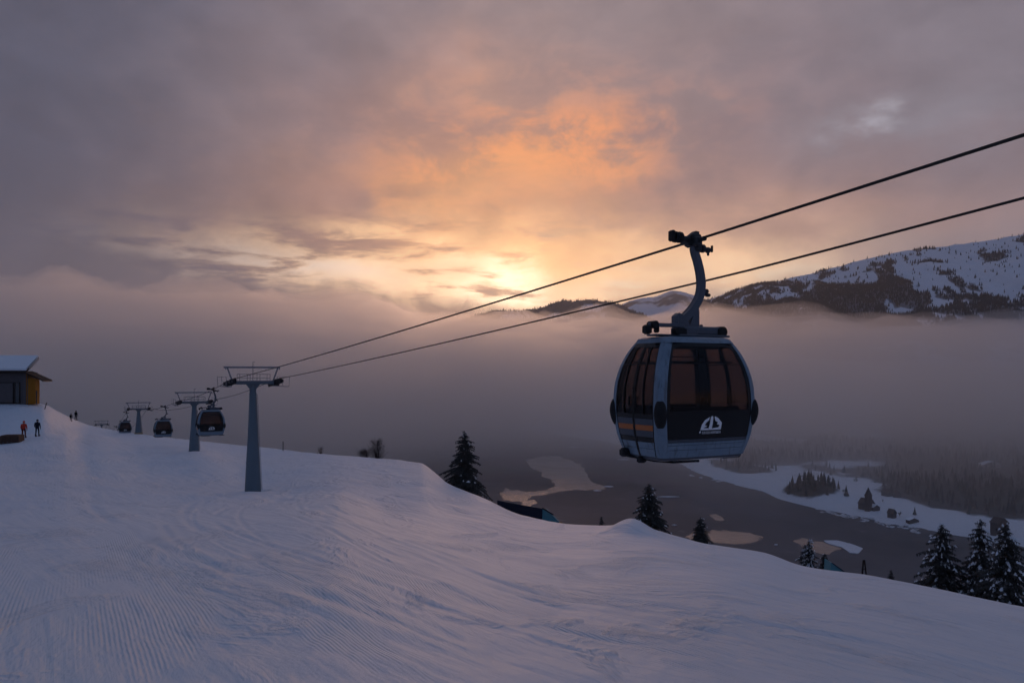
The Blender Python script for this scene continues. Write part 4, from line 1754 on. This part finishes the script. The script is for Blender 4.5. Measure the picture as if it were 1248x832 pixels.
q = at(1019, 692.5, 34)
r_ = tag(empty('teal_panel', (q.x, q.y, q.z)), 'teal wedge panel sticking up behind the brow beside the very small spruce', 'panel')
b = MB()
tri = [(-.22, .26), (-.14, .24), (.40, -.14), (.5, -.9), (-.28, -.9)]
b.prism(tri, lambda a, c, t: Vector((a, t, c)), 0, .7)
b.build('vinyl_face', M['teal'], r_)
b = MB().tube([(-.18, -.02, .25), (.45, -.02, -.21)], .02, 6)
b.build('edge_trim', M['navy'], r_)


# ------------------------------------------------------------------ people
def skin_mesh(name, verts, edges, radii, mat, parent, sub=1):
    me = bpy.data.meshes.new(name)
    me.from_pydata(verts, edges, [])
    me.materials.append(mat)
    o = bpy.data.objects.new(name, me)
    COL.objects.link(o)
    o.parent = parent
    md = o.modifiers.new('Skin', 'SKIN')
    md.use_smooth_shade = True
    sv = me.skin_vertices[0].data if me.skin_vertices else None
    if sv is None:
        bpy.context.view_layer.update()
        sv = me.skin_vertices[0].data
    for i, rr in enumerate(radii):
        sv[i].radius = (rr, rr * .9) if not isinstance(rr, tuple) else rr
        sv[i].use_root = (i == 0)
    sd = o.modifiers.new('Sub', 'SUBSURF')
    sd.levels = sub
    sd.render_levels = sub
    return o


def person(px, D, label, jacket, trousers, hat, yaw, stride=.16, backpack=False, h=1.76, poles=False):
    p = at(px, 0, D)
    g = gz(p.x, p.y)
    r = tag(empty('person', (p.x, p.y, g), yaw), label, 'person', 'walkers and skiers on the piste')
    k = h / 1.76
    st = stride
    # body: pelvis root, legs, spine, neck, head and arms in one continuous skinned surface
    V = [(0, 0, .94), (.10, 0, .90), (.12, st * .5, .50), (.12, st - .05, .09), (.13, st + .13, .05), (-.10, 0, .90), (-.12, -st * .25, .49), (-.12, -st - .02, .10), (-.13, -st + .15, .05),
         (0, -.01, 1.18), (0, 0, 1.40), (0, .01, 1.50), (0, .03, 1.60), (0, .04, 1.69),
         (.19, 0, 1.40), (.26, -.03, 1.13), (.25, .12, .92), (.24, .17, .84), (-.19, 0, 1.40), (-.26, .02, 1.13), (-.24, .14, .92), (-.23, .19, .84)]
    E = [(0, 1), (1, 2), (2, 3), (3, 4), (0, 5), (5, 6), (6, 7), (7, 8), (0, 9), (9, 10), (10, 11), (11, 12), (12, 13), (10, 14), (14, 15), (15, 16), (16, 17), (10, 18), (18, 19), (19, 20), (20, 21)]
    Rd = [.15, .105, .085, .062, .05, .105, .085, .062, .05, .15, .14, .055, .095, .075, .075, .055, .042, .035, .075, .055, .042, .035]
    V = [(x * k, y * k, z * k) for x, y, z in V]
    body = skin_mesh('body', V, E, [a * k for a in Rd], trousers, r)
    VJ = [(0, 0, .86), (0, -.01, 1.08), (0, 0, 1.38), (0, .01, 1.47), (.20, 0, 1.40), (.27, -.03, 1.13), (.255, .12, .93), (-.20, 0, 1.40), (-.27, .02, 1.13), (-.245, .14, .93)]
    EJ = [(0, 1), (1, 2), (2, 3), (2, 4), (4, 5), (5, 6), (2, 7), (7, 8), (8, 9)]
    RJ = [.195, .185, .175, .085, .092, .073, .060, .092, .073, .060]
    skin_mesh('jacket', [(x * k, y * k, z * k) for x, y, z in VJ], EJ, [a * k for a in RJ], jacket, r)
    b = MB()
    b.lathe([(.02, 1.79), (.075, 1.775), (.112, 1.72), (.118, 1.66), (.110, 1.62)][::-1], 14)
    b.v = [(x * k, (y + .035) * k, z * k) for x, y, z in b.v]
    b.build('hat', hat, r, True)
    b = MB()                                           # face: nose, brow, eyes, mouth on the front of the head
    b.lathe([(.088, 1.545), (.094, 1.58), (.094, 1.63), (.09, 1.65)], 12)
    b.v = [(x, y + .045, z) for x, y, z in b.v]
    b.add([(-.016, .13, 1.60), (.016, .13, 1.60), (0, .165, 1.598), (0, .135, 1.64)], [(0, 1, 2), (0, 2, 3), (1, 3, 2), (0, 3, 1)])
    b.v = [(x * k, y * k, z * k) for x, y, z in b.v]
    b.build('face', M['skin'], r, True)
    for sx, y0 in ((1, .17), (-1, .19)):               # gloves with thumb and four fingers
        b = MB()
        w = Vector((sx * .24, y0, .84))
        b.bbox(w + Vector((0, .015, -.03)), (.05, .085, .10), .015)
        for q_ in range(4):
            L = (.062, .075, .070, .055)[q_]
            s0 = w + Vector((0, -.015 + q_ * .022, -.07))
            b.tube([s0, s0 + Vector((-sx * .008, .004, -L * .6)), s0 + Vector((-sx * .028, .008, -L))], [.012, .011, .008], 6)
        s0 = w + Vector((0, .055, -.02))
        b.tube([s0, s0 + Vector((0, .025, -.03)), s0 + Vector((-sx * .01, .03, -.055))], [.014, .012, .009], 6)
        b.v = [(x * k, y * k, z * k) for x, y, z in b.v]
        b.build('glove', M['blackcloth'], r, True)
    for sx, y0 in ((1, st), (-1, -st + .02)):
        b = MB()
        b.bbox((sx * .125, y0 + .07, .045), (.12, .32, .11), .03)
        b.bbox((sx * .125, y0 - .0, .14), (.13, .15, .18), .03)
        b.v = [(x * k, y * k, z * k) for x, y, z in b.v]
        b.build('boot', M['blackcloth'], r)
    if backpack:
        b = MB()
        b.bbox((0, -.24 * k, 1.22 * k), (.30, .17, .46), .06)
        b.build('backpack', jacket, r)
    return r


person(29, 83, 'person in a red jacket and dark red trousers walking by the timber box', M['red'], M['darkred'], M['red'], math.radians(20), .20, True)
person(45.5, 84, 'person in dark navy ski clothes standing right of the red skier', M['navycloth'], M['navycloth'], M['blackcloth'], math.radians(10), .10)
person(86.5, 122, 'small distant dark figure, left one of the pair on the far snow', M['blackcloth'], M['blackcloth'], M['blackcloth'], math.radians(10), .10, h=1.2)
person(92.5, 140, 'taller distant dark figure, right one of the pair on the far snow', M['blackcloth'], M['navycloth'], M['navycloth'], math.radians(-10), .10, h=1.72)


# ------------------------------------------------------------------ far shore: church, houses, single trees
def shore_z(px, D):
    X = (px - CX) / F * D
    z, e, _ = shore_h(np.array([X]), np.array([float(D)]))
    return Vector((X, D, float(z[0])))


def roofed(b, rb, w, l, h, rh, ov=.6):
    b.box((0, 0, h / 2 - 1), (w, l, h + 2))
    b.add([(-w / 2, -l / 2, h), (w / 2, -l / 2, h), (0, -l / 2, h + rh), (-w / 2, l / 2, h), (w / 2, l / 2, h), (0, l / 2, h + rh)], [(0, 1, 2), (5, 4, 3), (0, 2, 5, 3), (1, 4, 5, 2)])
    for sx in (-1, 1):
        a = [(sx * (w / 2 + ov), -l / 2 - ov, h - ov * rh / (w / 2) + .05), (0, -l / 2 - ov, h + rh + .05), (0, l / 2 + ov, h + rh + .05), (sx * (w / 2 + ov), l / 2 + ov, h - ov * rh / (w / 2) + .05)]
        rb.add([p for p in a] + [(x, y, z + .5) for x, y, z in a], [(0, 1, 2, 3), (4, 5, 6, 7), (0, 1, 5, 4), (1, 2, 6, 5), (2, 3, 7, 6), (3, 0, 4, 7)])


def house(px, D, w, l, h, rh, yaw, label, wall, roofm, cat='house', nwin=3, name='valley_house'):
    p = shore_z(px, D)
    r = tag(empty(name, p, yaw), label, cat)
    b, rb = MB(), MB()
    roofed(b, rb, w, l, h, rh)
    b.build('wall', wall, r)
    rb.build('roof', roofm, r)
    for k in range(nwin):
        x = -w / 2 + (k + .5) * w / nwin
        MB().box((x, -l / 2 - .05, h * .5), (w / nwin * .4, .12, h * .32)).build('window', M['hutglass'], r)
    return r, p


r, p = house(1056, 1000, 12, 15, 7, 6, .5, 'dark church with a pointed steeple on the snowy far shore', M['farwood'], M['farwood'], 'church', 3, 'church')
b = MB()
b.box((-7, -8, 8), (6, 6, 20))
b.build('tower', M['farwood'], r)
b = MB()
b.add([(-10.4, -11.4, 18), (-3.6, -11.4, 18), (-3.6, -4.6, 18), (-10.4, -4.6, 18), (-7, -8, 29)], [(0, 1, 4), (1, 2, 4), (2, 3, 4), (3, 0, 4), (3, 2, 1, 0)])
b.build('spire', M['farwood'], r)
HS = [(1066, 990, 9, 8, 4, 3, .2, 'low snow roofed annex house right of the church', 'farwood'),
      (1087, 950, 6, 8, 6, 4, .4, 'small dark boathouse near the lake shore below the church', 'farwood'),
      (1112, 925, 12, 7, 3, 2.5, .1, 'low dark shed at the water edge in front of the snowfield', 'farwood'),
      (1081, 1080, 12, 10, 5, 4, .7, 'dark farmhouse behind the church, left one of two', 'farwood'),
      (1093, 1070, 9, 9, 5, 4, -.3, 'dark farmhouse behind the church, right one of two', 'farwood'),
      (1218, 850, 12, 12, 13, 5, .3, 'tall dark block of a house behind the right hand spruces', 'farwood'),
      (1206, 1290, 30, 12, 5, 5, .1, 'long snow roofed barn at the forest edge on the right', 'plaster')]
for (px, D, w, l, h, rh, yw, lab, mt) in HS:
    house(px, D, w, l, h, rh, yw, lab, M[mt], M['snowclump'] if mt == 'plaster' or 'snow' in lab.split('roofed')[0] else M['farwood'])


def far_tree(px, D, H, label, seed, round_=False):
    p = shore_z(px, D)
    rs = random.Random(seed)
    r = tag(empty('valley_tree', p), label, 'tree', 'single trees on the far shore')
    MB().tube([(0, 0, -1), (0, 0, H * .5)], [H * .03, H * .015], 5).build('trunk', M['bark'], r)
    b = MB()
    if round_:
        for k in range(26):
            a, z = rs.uniform(0, 6.28), rs.uniform(.3, .95) * H
            q = H * .32 * rs.random() ** .5
            c = Vector((q * math.cos(a), q * math.sin(a), z))
            s = H * rs.uniform(.08, .14)
            vs = [c + Vector((rs.uniform(-1, 1), rs.uniform(-1, 1), rs.uniform(-1, 1))).normalized() * s for _ in range(5)]
            b.add(vs, [(0, 1, 2), (0, 2, 3), (0, 3, 4), (1, 3, 4), (2, 4, 1)])
    else:
        V, Fc = cones(np.array([[0, 0, 0]]), np.array([H]), np.array([H * .24]), 7, seed)
        b.add([tuple(v) for v in V], [tuple(int(i) for i in f) for f in Fc])
    b.build('crown', M['needle_far'], r)


FT = [(1010, 1180, 9, 1), (1043, 1190, 9, 1), (1052, 1240, 10, 1), (1068, 1180, 8, 1), (1071, 1240, 7, 1), (1077, 1120, 6, 0), (1100, 1130, 10, 1), (1105, 1110, 9, 1), (1114, 1060, 8, 1),
      (1121, 1060, 8, 1), (1115, 955, 10, 0), (1097, 950, 6, 1), (1160, 990, 7, 1), (1168, 985, 8, 1), (1180, 975, 7, 1), (1028, 1075, 6, 1), (1076, 1030, 4, 1)]
desc = ['low shrubby tree', 'rounded dark tree', 'dark little tree', 'spreading bare tree']
for i, (px, D, H, rd) in enumerate(FT):
    where = ('left end of the snowfield' if px < 1050 else 'around the church' if px < 1085 else 'right of the church' if px < 1110 else 'edge of the shore forest')
    far_tree(px, D, H, f'{desc[i % 4]} on the snowfield at the {where}, number {i} in the row'.replace(f', number {i} in the row', ''), 60 + i, bool(rd))
# make those labels single out: fall back on their order along the shore
ordn = ['first', 'second', 'third', 'fourth', 'fifth', 'sixth', 'seventh', 'eighth', 'ninth', 'tenth', 'eleventh', 'twelfth', 'thirteenth', 'fourteenth', 'fifteenth', 'sixteenth', 'seventeenth']
ft = sorted([o for o in COL.objects if o.name.startswith('valley_tree')], key=lambda o: o.location.x / o.location.y)
for i, o in enumerate(ft):
    o['label'] = f'{ordn[i]} small dark tree from the left on the snowy far shore'

# ------------------------------------------------------------------ fog bank and haze
def volume_mat(name, col, dens, aniso, node_density=None):
    m, nt, out = new_mat(name)
    v = nt.nodes.new('ShaderNodeVolumePrincipled')
    v.inputs['Color'].default_value = col
    v.inputs['Density'].default_value = dens
    v.inputs['Anisotropy'].default_value = aniso
    if node_density:
        node_density(nt, v)
    lk(nt, v.outputs[0], out.inputs['Volume'])
    return m


def fog_bank(name, label, mat, near, rows, amp, rlen, seed, zb=-176.6, ycap=9600.0, k0=.2):
    """a closed bank of fog filling the valley: thin at its near edge, its top rolling"""
    nx, nd = 140, 110
    pxs = np.linspace(-900, 2000, nx)
    t = np.linspace(0, 1, nd)
    T, Pq = np.meshgrid(t, pxs, indexing='ij')
    kx = [-900, 0, 300, 640, 760, 870, 1000, 1248, 2000]
    Dn = pchip(kx, near, pxs)[None, :]
    D = Dn + (ycap - Dn) * T ** 1.6
    X = (Pq - CX) / F * D
    ztop = pchip(kx, rows, pxs)[None, :] / F * 3600 * np.ones_like(D)
    ztop = ztop + amp * fbm(X / 620 + seed, D / 900, 4) + amp * .5 * fbm(X / 190, D / 320 + seed, 3)
    rise = 1 - np.exp(-((D - Dn) / rlen))
    Z = zb + 2 + (ztop - zb) * rise + np.clip((D - Dn) / 300, 0, 1) * amp * .25 * fbm(X / 150, D / 260 + seed, 4)
    Z = np.maximum(Z, zb + 2)
    Z[-1] = zb + 2
    Zb = np.full_like(Z, zb)
    top = np.stack([X, D, Z], -1).reshape(-1, 3)
    bot = np.stack([X, D, Zb], -1).reshape(-1, 3)
    n = nx * nd
    F1 = grid_faces(nd, nx)
    idx = np.arange(n).reshape(nd, nx)
    S = []
    for edge in (idx[0], idx[-1][::-1], idx[:, 0][::-1], idx[:, -1]):
        a, b_ = edge[:-1], edge[1:]
        S.append(np.stack([a, a + n, b_ + n, b_], -1))
    o = np_mesh(name, np.concatenate([top, bot]), np.concatenate([F1[:, ::-1], F1 + n] + S), mat, False)
    import bmesh
    bm = bmesh.new()
    bm.from_mesh(o.data)
    bmesh.ops.recalc_face_normals(bm, faces=bm.faces)
    bm.to_mesh(o.data)
    bm.free()
    tag(o, label, 'fog', None, 'stuff')
    return o


FOG = volume_mat('valley_fog', (1.0, .988, .972, 1), .0026, .76)
VEIL = volume_mat('fog_veil', (1.0, .990, .980, 1), .0017, .78)
#        kx =                 -900    0   300   640   760   870  1000  1248  2000
fog_bank('fog_bank', 'dense bank of fog filling the valley beyond the lake', FOG, [1050, 1050, 1120, 1660, 1600, 1330, 1230, 1060, 960], [60, 55, 50, 44, 38, 30, 20, 18, 18], 30, 700, .7)
fog_bank('fog_veil', 'thin veil of fog hanging over the fog bank', VEIL, [900, 900, 950, 1250, 1250, 1020, 900, 740, 680], [96, 96, 92, 80, 72, 72, 70, 70, 70], 120, 900, 4.4, -176.9)
HAZE = volume_mat('thin_haze', (.93, .93, .96, 1), .00004, .6)
hb = MB().box((0, 3600, (-181 + 1300) / 2), (24000, 18000, 1300 + 181)).build('haze', HAZE)
tag(hb, 'thin evening haze in the air over the valley', 'haze', None, 'stuff')

# ------------------------------------------------------------------ sky
SUN_AZ = math.atan((628 - CX) / F)
SUN_EL = math.atan((HY - 355) / F)
w = bpy.data.worlds.new('World')
sc.world = w
w.use_nodes = True
nt = w.node_tree
nt.nodes.clear()
out = nt.nodes.new('ShaderNodeOutputWorld')
tc = nt.nodes.new('ShaderNodeTexCoord')
Dir = tc.outputs['Generated']
sep = nt.nodes.new('ShaderNodeSeparateXYZ')
lk(nt, Dir, sep.inputs[0])
az0 = math_n(nt, 'MULTIPLY', math_n(nt, 'ARCTAN2', sep.outputs[0], sep.outputs[1]), 57.29578)
el0 = math_n(nt, 'MULTIPLY', math_n(nt, 'ARCSINE', sep.outputs[2]), 57.29578)


def dir_noise(scale, sz, detail, rough, off=0.0, dist=0.0):
    vm = nt.nodes.new('ShaderNodeVectorMath')
    vm.operation = 'MULTIPLY_ADD'
    vm.inputs[1].default_value = (1, 1, sz)
    vm.inputs[2].default_value = (off, off * .7, off * .3)
    lk(nt, Dir, vm.inputs[0])
    return noise(nt, vm.outputs[0], scale, detail, rough, dist)


wa = math_n(nt, 'SUBTRACT', dir_noise(5, 1.6, 6, .60, 3.1), .5)
we = math_n(nt, 'SUBTRACT', dir_noise(6, 2.2, 6, .60, 9.7), .5)
az = math_n(nt, 'ADD', az0, math_n(nt, 'MULTIPLY', wa, 14.0))
el = math_n(nt, 'ADD', el0, math_n(nt, 'MULTIPLY', we, 6.5))
puff = dir_noise(11, 1.7, 9, .60, 1.3, .25)
soft = dir_noise(4, 2.0, 5, .55, 6.0, .3)
streak = dir_noise(9, 5.5, 6, .6, 2.2, .3)


def blob(col, px, py, rx, ry, color, s=1.0, rot=0.0, nz=None, lo=.35, hi=.65, warp=True):
    a0 = math.atan((px - CX) / F)
    e0 = math.degrees(math.atan((HY - py) / F * math.cos(a0)))
    a0 = math.degrees(a0)
    A = math_n(nt, 'SUBTRACT', az if warp else az0, a0)
    E_ = math_n(nt, 'SUBTRACT', el if warp else el0, e0)
    c, s_ = math.cos(math.radians(rot)), math.sin(math.radians(rot))
    u = math_n(nt, 'ADD', math_n(nt, 'MULTIPLY', A, c), math_n(nt, 'MULTIPLY', E_, s_))
    v = math_n(nt, 'SUBTRACT', math_n(nt, 'MULTIPLY', E_, c), math_n(nt, 'MULTIPLY', A, s_))
    u = math_n(nt, 'POWER', math_n(nt, 'ABSOLUTE', math_n(nt, 'DIVIDE', u, rx)), 2)
    v = math_n(nt, 'POWER', math_n(nt, 'ABSOLUTE', math_n(nt, 'DIVIDE', v, ry)), 2)
    f = math_n(nt, 'EXPONENT', math_n(nt, 'MULTIPLY', math_n(nt, 'ADD', u, v), -1.0))
    f = math_n(nt, 'MULTIPLY', f, s)
    if nz is not None:
        f = math_n(nt, 'MULTIPLY', f, globals()['ramp'](nt, nz, lo, hi) if False else _ramp(nt, nz, lo, hi))
    return mixc(nt, f, col, color)


def _ramp(nt, fac, lo, hi):
    n = nt.nodes.new('ShaderNodeMapRange')
    n.interpolation_type = 'SMOOTHSTEP'
    lk(nt, fac, n.inputs[0])
    n.inputs[1].default_value = lo
    n.inputs[2].default_value = hi
    return n.outputs[0]


C = S2L
# even overcast dome: bluer away from the sunset, mauve towards it
fwd = _ramp(nt, sep.outputs[1], -.2, .85)
col = mixc(nt, fwd, (.085, .130, .245, 1), C(108, 105, 122))
col = mixc(nt, _ramp(nt, el0, 24, 55), col, (.115, .150, .250, 1))
col = blob(col, 640, 20, 26, 24, C(154, 139, 143), 1.0)
col = blob(col, 1180, 120, 15, 16, C(136, 127, 137), .85)
col = blob(col, 60, 160, 16, 20, C(78, 82, 102), .9)
col = blob(col, 400, 150, 11, 8, C(130, 118, 127), .8)
col = blob(col, 470, 215, 12, 5, C(142, 124, 130), .8)
col = blob(col, 640, 210, 12, 6.8, C(206, 150, 128), .85)
col = blob(col, 610, 110, 6, 5, C(196, 155, 140), .6, 0, soft, .35, .6)
col = blob(col, 700, 215, 9.5, 5.0, C(255, 160, 92, 1.2), .95, 0, puff, .42, .60)
col = blob(col, 600, 235, 7, 3.4, C(255, 166, 104, 1.1), .85, 0, puff, .40, .58)
col = blob(col, 560, 265, 13, 3.6, C(246, 172, 116), .9)
col = blob(col, 760, 290, 10, 3.6, C(240, 180, 136), .75)
col = blob(col, 870, 190, 8, 5.5, C(138, 118, 126), .85, 0, soft, .3, .55)
col = blob(col, 480, 262, 8, 2.6, C(142, 118, 124), .8, -6, soft, .35, .55)
col = blob(col, 740, 262, 6, 2.0, C(176, 134, 124), .7, 0, puff, .42, .55)
col = blob(col, 1000, 255, 13, 3.2, C(196, 152, 136), .75)
col = blob(col, 1100, 200, 12, 2.8, C(128, 116, 126), .7)
col = blob(col, 1120, 150, 7, 1.2, C(142, 138, 150), .6)
col = blob(col, 1052, 154, 1.4, .7, C(186, 182, 194), .75)
# the gap in the cloud along the horizon
col = blob(col, 460, 330, 10.8, 2.0, C(255, 206, 150, 1.9), 1.0, -4, streak, .37, .56)
col = blob(col, 410, 330, 10, 1.1, C(228, 214, 206, 1.6), .8, -4, streak, .42, .56)
col = blob(col, 800, 330, 12, 2.4, C(255, 214, 172, 1.35), .85, -3)
col = blob(col, 800, 350, 9, 1.0, C(226, 212, 190, 1.5), .7, 0, streak, .4, .6)
col = blob(col, 630, 325, 9, 2.6, C(255, 190, 128, 1.5), .95, 0, streak, .25, .5)
col = blob(col, 575, 348, 8.5, 1.7, C(255, 208, 160, 1.9), .95, -4, streak, .36, .54)
col = blob(col, 604, 356, 3.6, 1.2, C(255, 226, 190, 2.5), .95, -6, streak, .34, .52)
# the ragged top of the cloud bank below the gap
def seg(pts):
    """piecewise linear function of azimuth in degrees"""
    n = nt.nodes.new('ShaderNodeFloatCurve')
    lk(nt, math_n(nt, 'DIVIDE', math_n(nt, 'ADD', az0, 60.0), 120.0), n.inputs['Value'])
    c = n.mapping.curves[0]
    c.points[0].location = (0, pts[0][1] / 20)
    c.points[1].location = (1, pts[-1][1] / 20)
    for x, y in pts:
        c.points.new((x + 60) / 120, y / 20)
    n.mapping.update()
    return math_n(nt, 'MULTIPLY', n.outputs[0], 20.0)


def azel(px, py):
    a0 = math.atan((px - CX) / F)
    return math.degrees(a0), math.degrees(math.atan((HY - py) / F * math.cos(a0)))


edge = seg([azel(0, 300), azel(180, 325), azel(260, 346), azel(340, 349), azel(420, 353), azel(500, 364), azel(570, 370), azel(640, 382), azel(760, 420), azel(900, 440)])
lump = math_n(nt, 'SUBTRACT', dir_noise(16, 1.5, 7, .60, 4.4, .6), .5)
edge = math_n(nt, 'ADD', edge, math_n(nt, 'MULTIPLY', lump, 4.2))
below = _ramp(nt, math_n(nt, 'SUBTRACT', edge, el0), -.9, 1.1)
leftness = _ramp(nt, az0, -33, -20)
below = math_n(nt, 'MULTIPLY', below, math_n(nt, 'ADD', .55, math_n(nt, 'MULTIPLY', leftness, .42)))
bankc = mixc(nt, _ramp(nt, az0, -26, 2), C(92, 86, 98), C(186, 144, 124))
bankc = mixc(nt, _ramp(nt, math_n(nt, 'SUBTRACT', edge, el0), 0, 4.5), bankc, C(112, 98, 106))
col = mixc(nt, below, col, bankc)
col = blob(col, 20, 350, 17, 8.0, C(76, 76, 94), .92)
# small scale billow
bil = math_n(nt, 'ADD', .66, math_n(nt, 'MULTIPLY', puff, .60))
hsv = nt.nodes.new('ShaderNodeHueSaturation')
lk(nt, col, hsv.inputs['Color'])
lk(nt, bil, hsv.inputs['Value'])
col = hsv.outputs[0]
bg = nt.nodes.new('ShaderNodeBackground')
lk(nt, col, bg.inputs[0])
bg.inputs[1].default_value = 1.0
sky = nt.nodes.new('ShaderNodeTexSky')
sky.sky_type = 'NISHITA'
sky.sun_disc = False
sky.sun_elevation = SUN_EL
sky.sun_rotation = SUN_AZ
sky.altitude = 1500
bg2 = nt.nodes.new('ShaderNodeBackground')
lk(nt, sky.outputs[0], bg2.inputs[0])
bg2.inputs[1].default_value = .06
mx = nt.nodes.new('ShaderNodeMixShader')
cover = math_n(nt, 'ADD', .93, math_n(nt, 'MULTIPLY', soft, .06))
lk(nt, cover, mx.inputs[0])
lk(nt, bg2.outputs[0], mx.inputs[1])
lk(nt, bg.outputs[0], mx.inputs[2])
lk(nt, mx.outputs[0], out.inputs[0])
try:
    w.cycles.sampling_method = 'MANUAL'
    w.cycles.sample_map_resolution = 1024
except Exception:
    pass

sl = bpy.data.lights.new('sun', 'SUN')
sl.energy = .55
sl.angle = math.radians(14)
sl.color = (1.0, .56, .34)
so = bpy.data.objects.new('sun', sl)
COL.objects.link(so)
sd = Vector((math.sin(SUN_AZ) * math.cos(SUN_EL), math.cos(SUN_AZ) * math.cos(SUN_EL), math.sin(SUN_EL)))
so.rotation_euler = (-sd).to_track_quat('-Z', 'Y').to_euler()

# ------------------------------------------------------------------ camera and render settings
cam = bpy.data.cameras.new('camera')
cam.sensor_width = 36
cam.lens = 36 * F / 1248
cam.shift_y = (HY - 416) / 1248
cam.clip_start = .1
cam.clip_end = 60000
co = bpy.data.objects.new('camera', cam)
co.location = (0, 0, 0)
co.rotation_euler = (PI / 2, 0, 0)
COL.objects.link(co)
sc.camera = co
sc.view_settings.view_transform = 'Standard'
sc.view_settings.look = 'None'
sc.view_settings.exposure = 0
sc.view_settings.gamma = 1
sc.view_settings.use_curve_mapping = False
cy = sc.cycles
cy.use_denoising = True
try:
    cy.denoiser = 'OPENIMAGEDENOISE'
    cy.denoising_input_passes = 'RGB_ALBEDO_NORMAL'
except Exception:
    pass
cy.max_bounces = 14
cy.diffuse_bounces = 3
cy.glossy_bounces = 3
cy.volume_bounces = 10
cy.transparent_max_bounces = 24
cy.use_adaptive_sampling = True
cy.adaptive_threshold = .03
cy.sample_clamp_indirect = 4
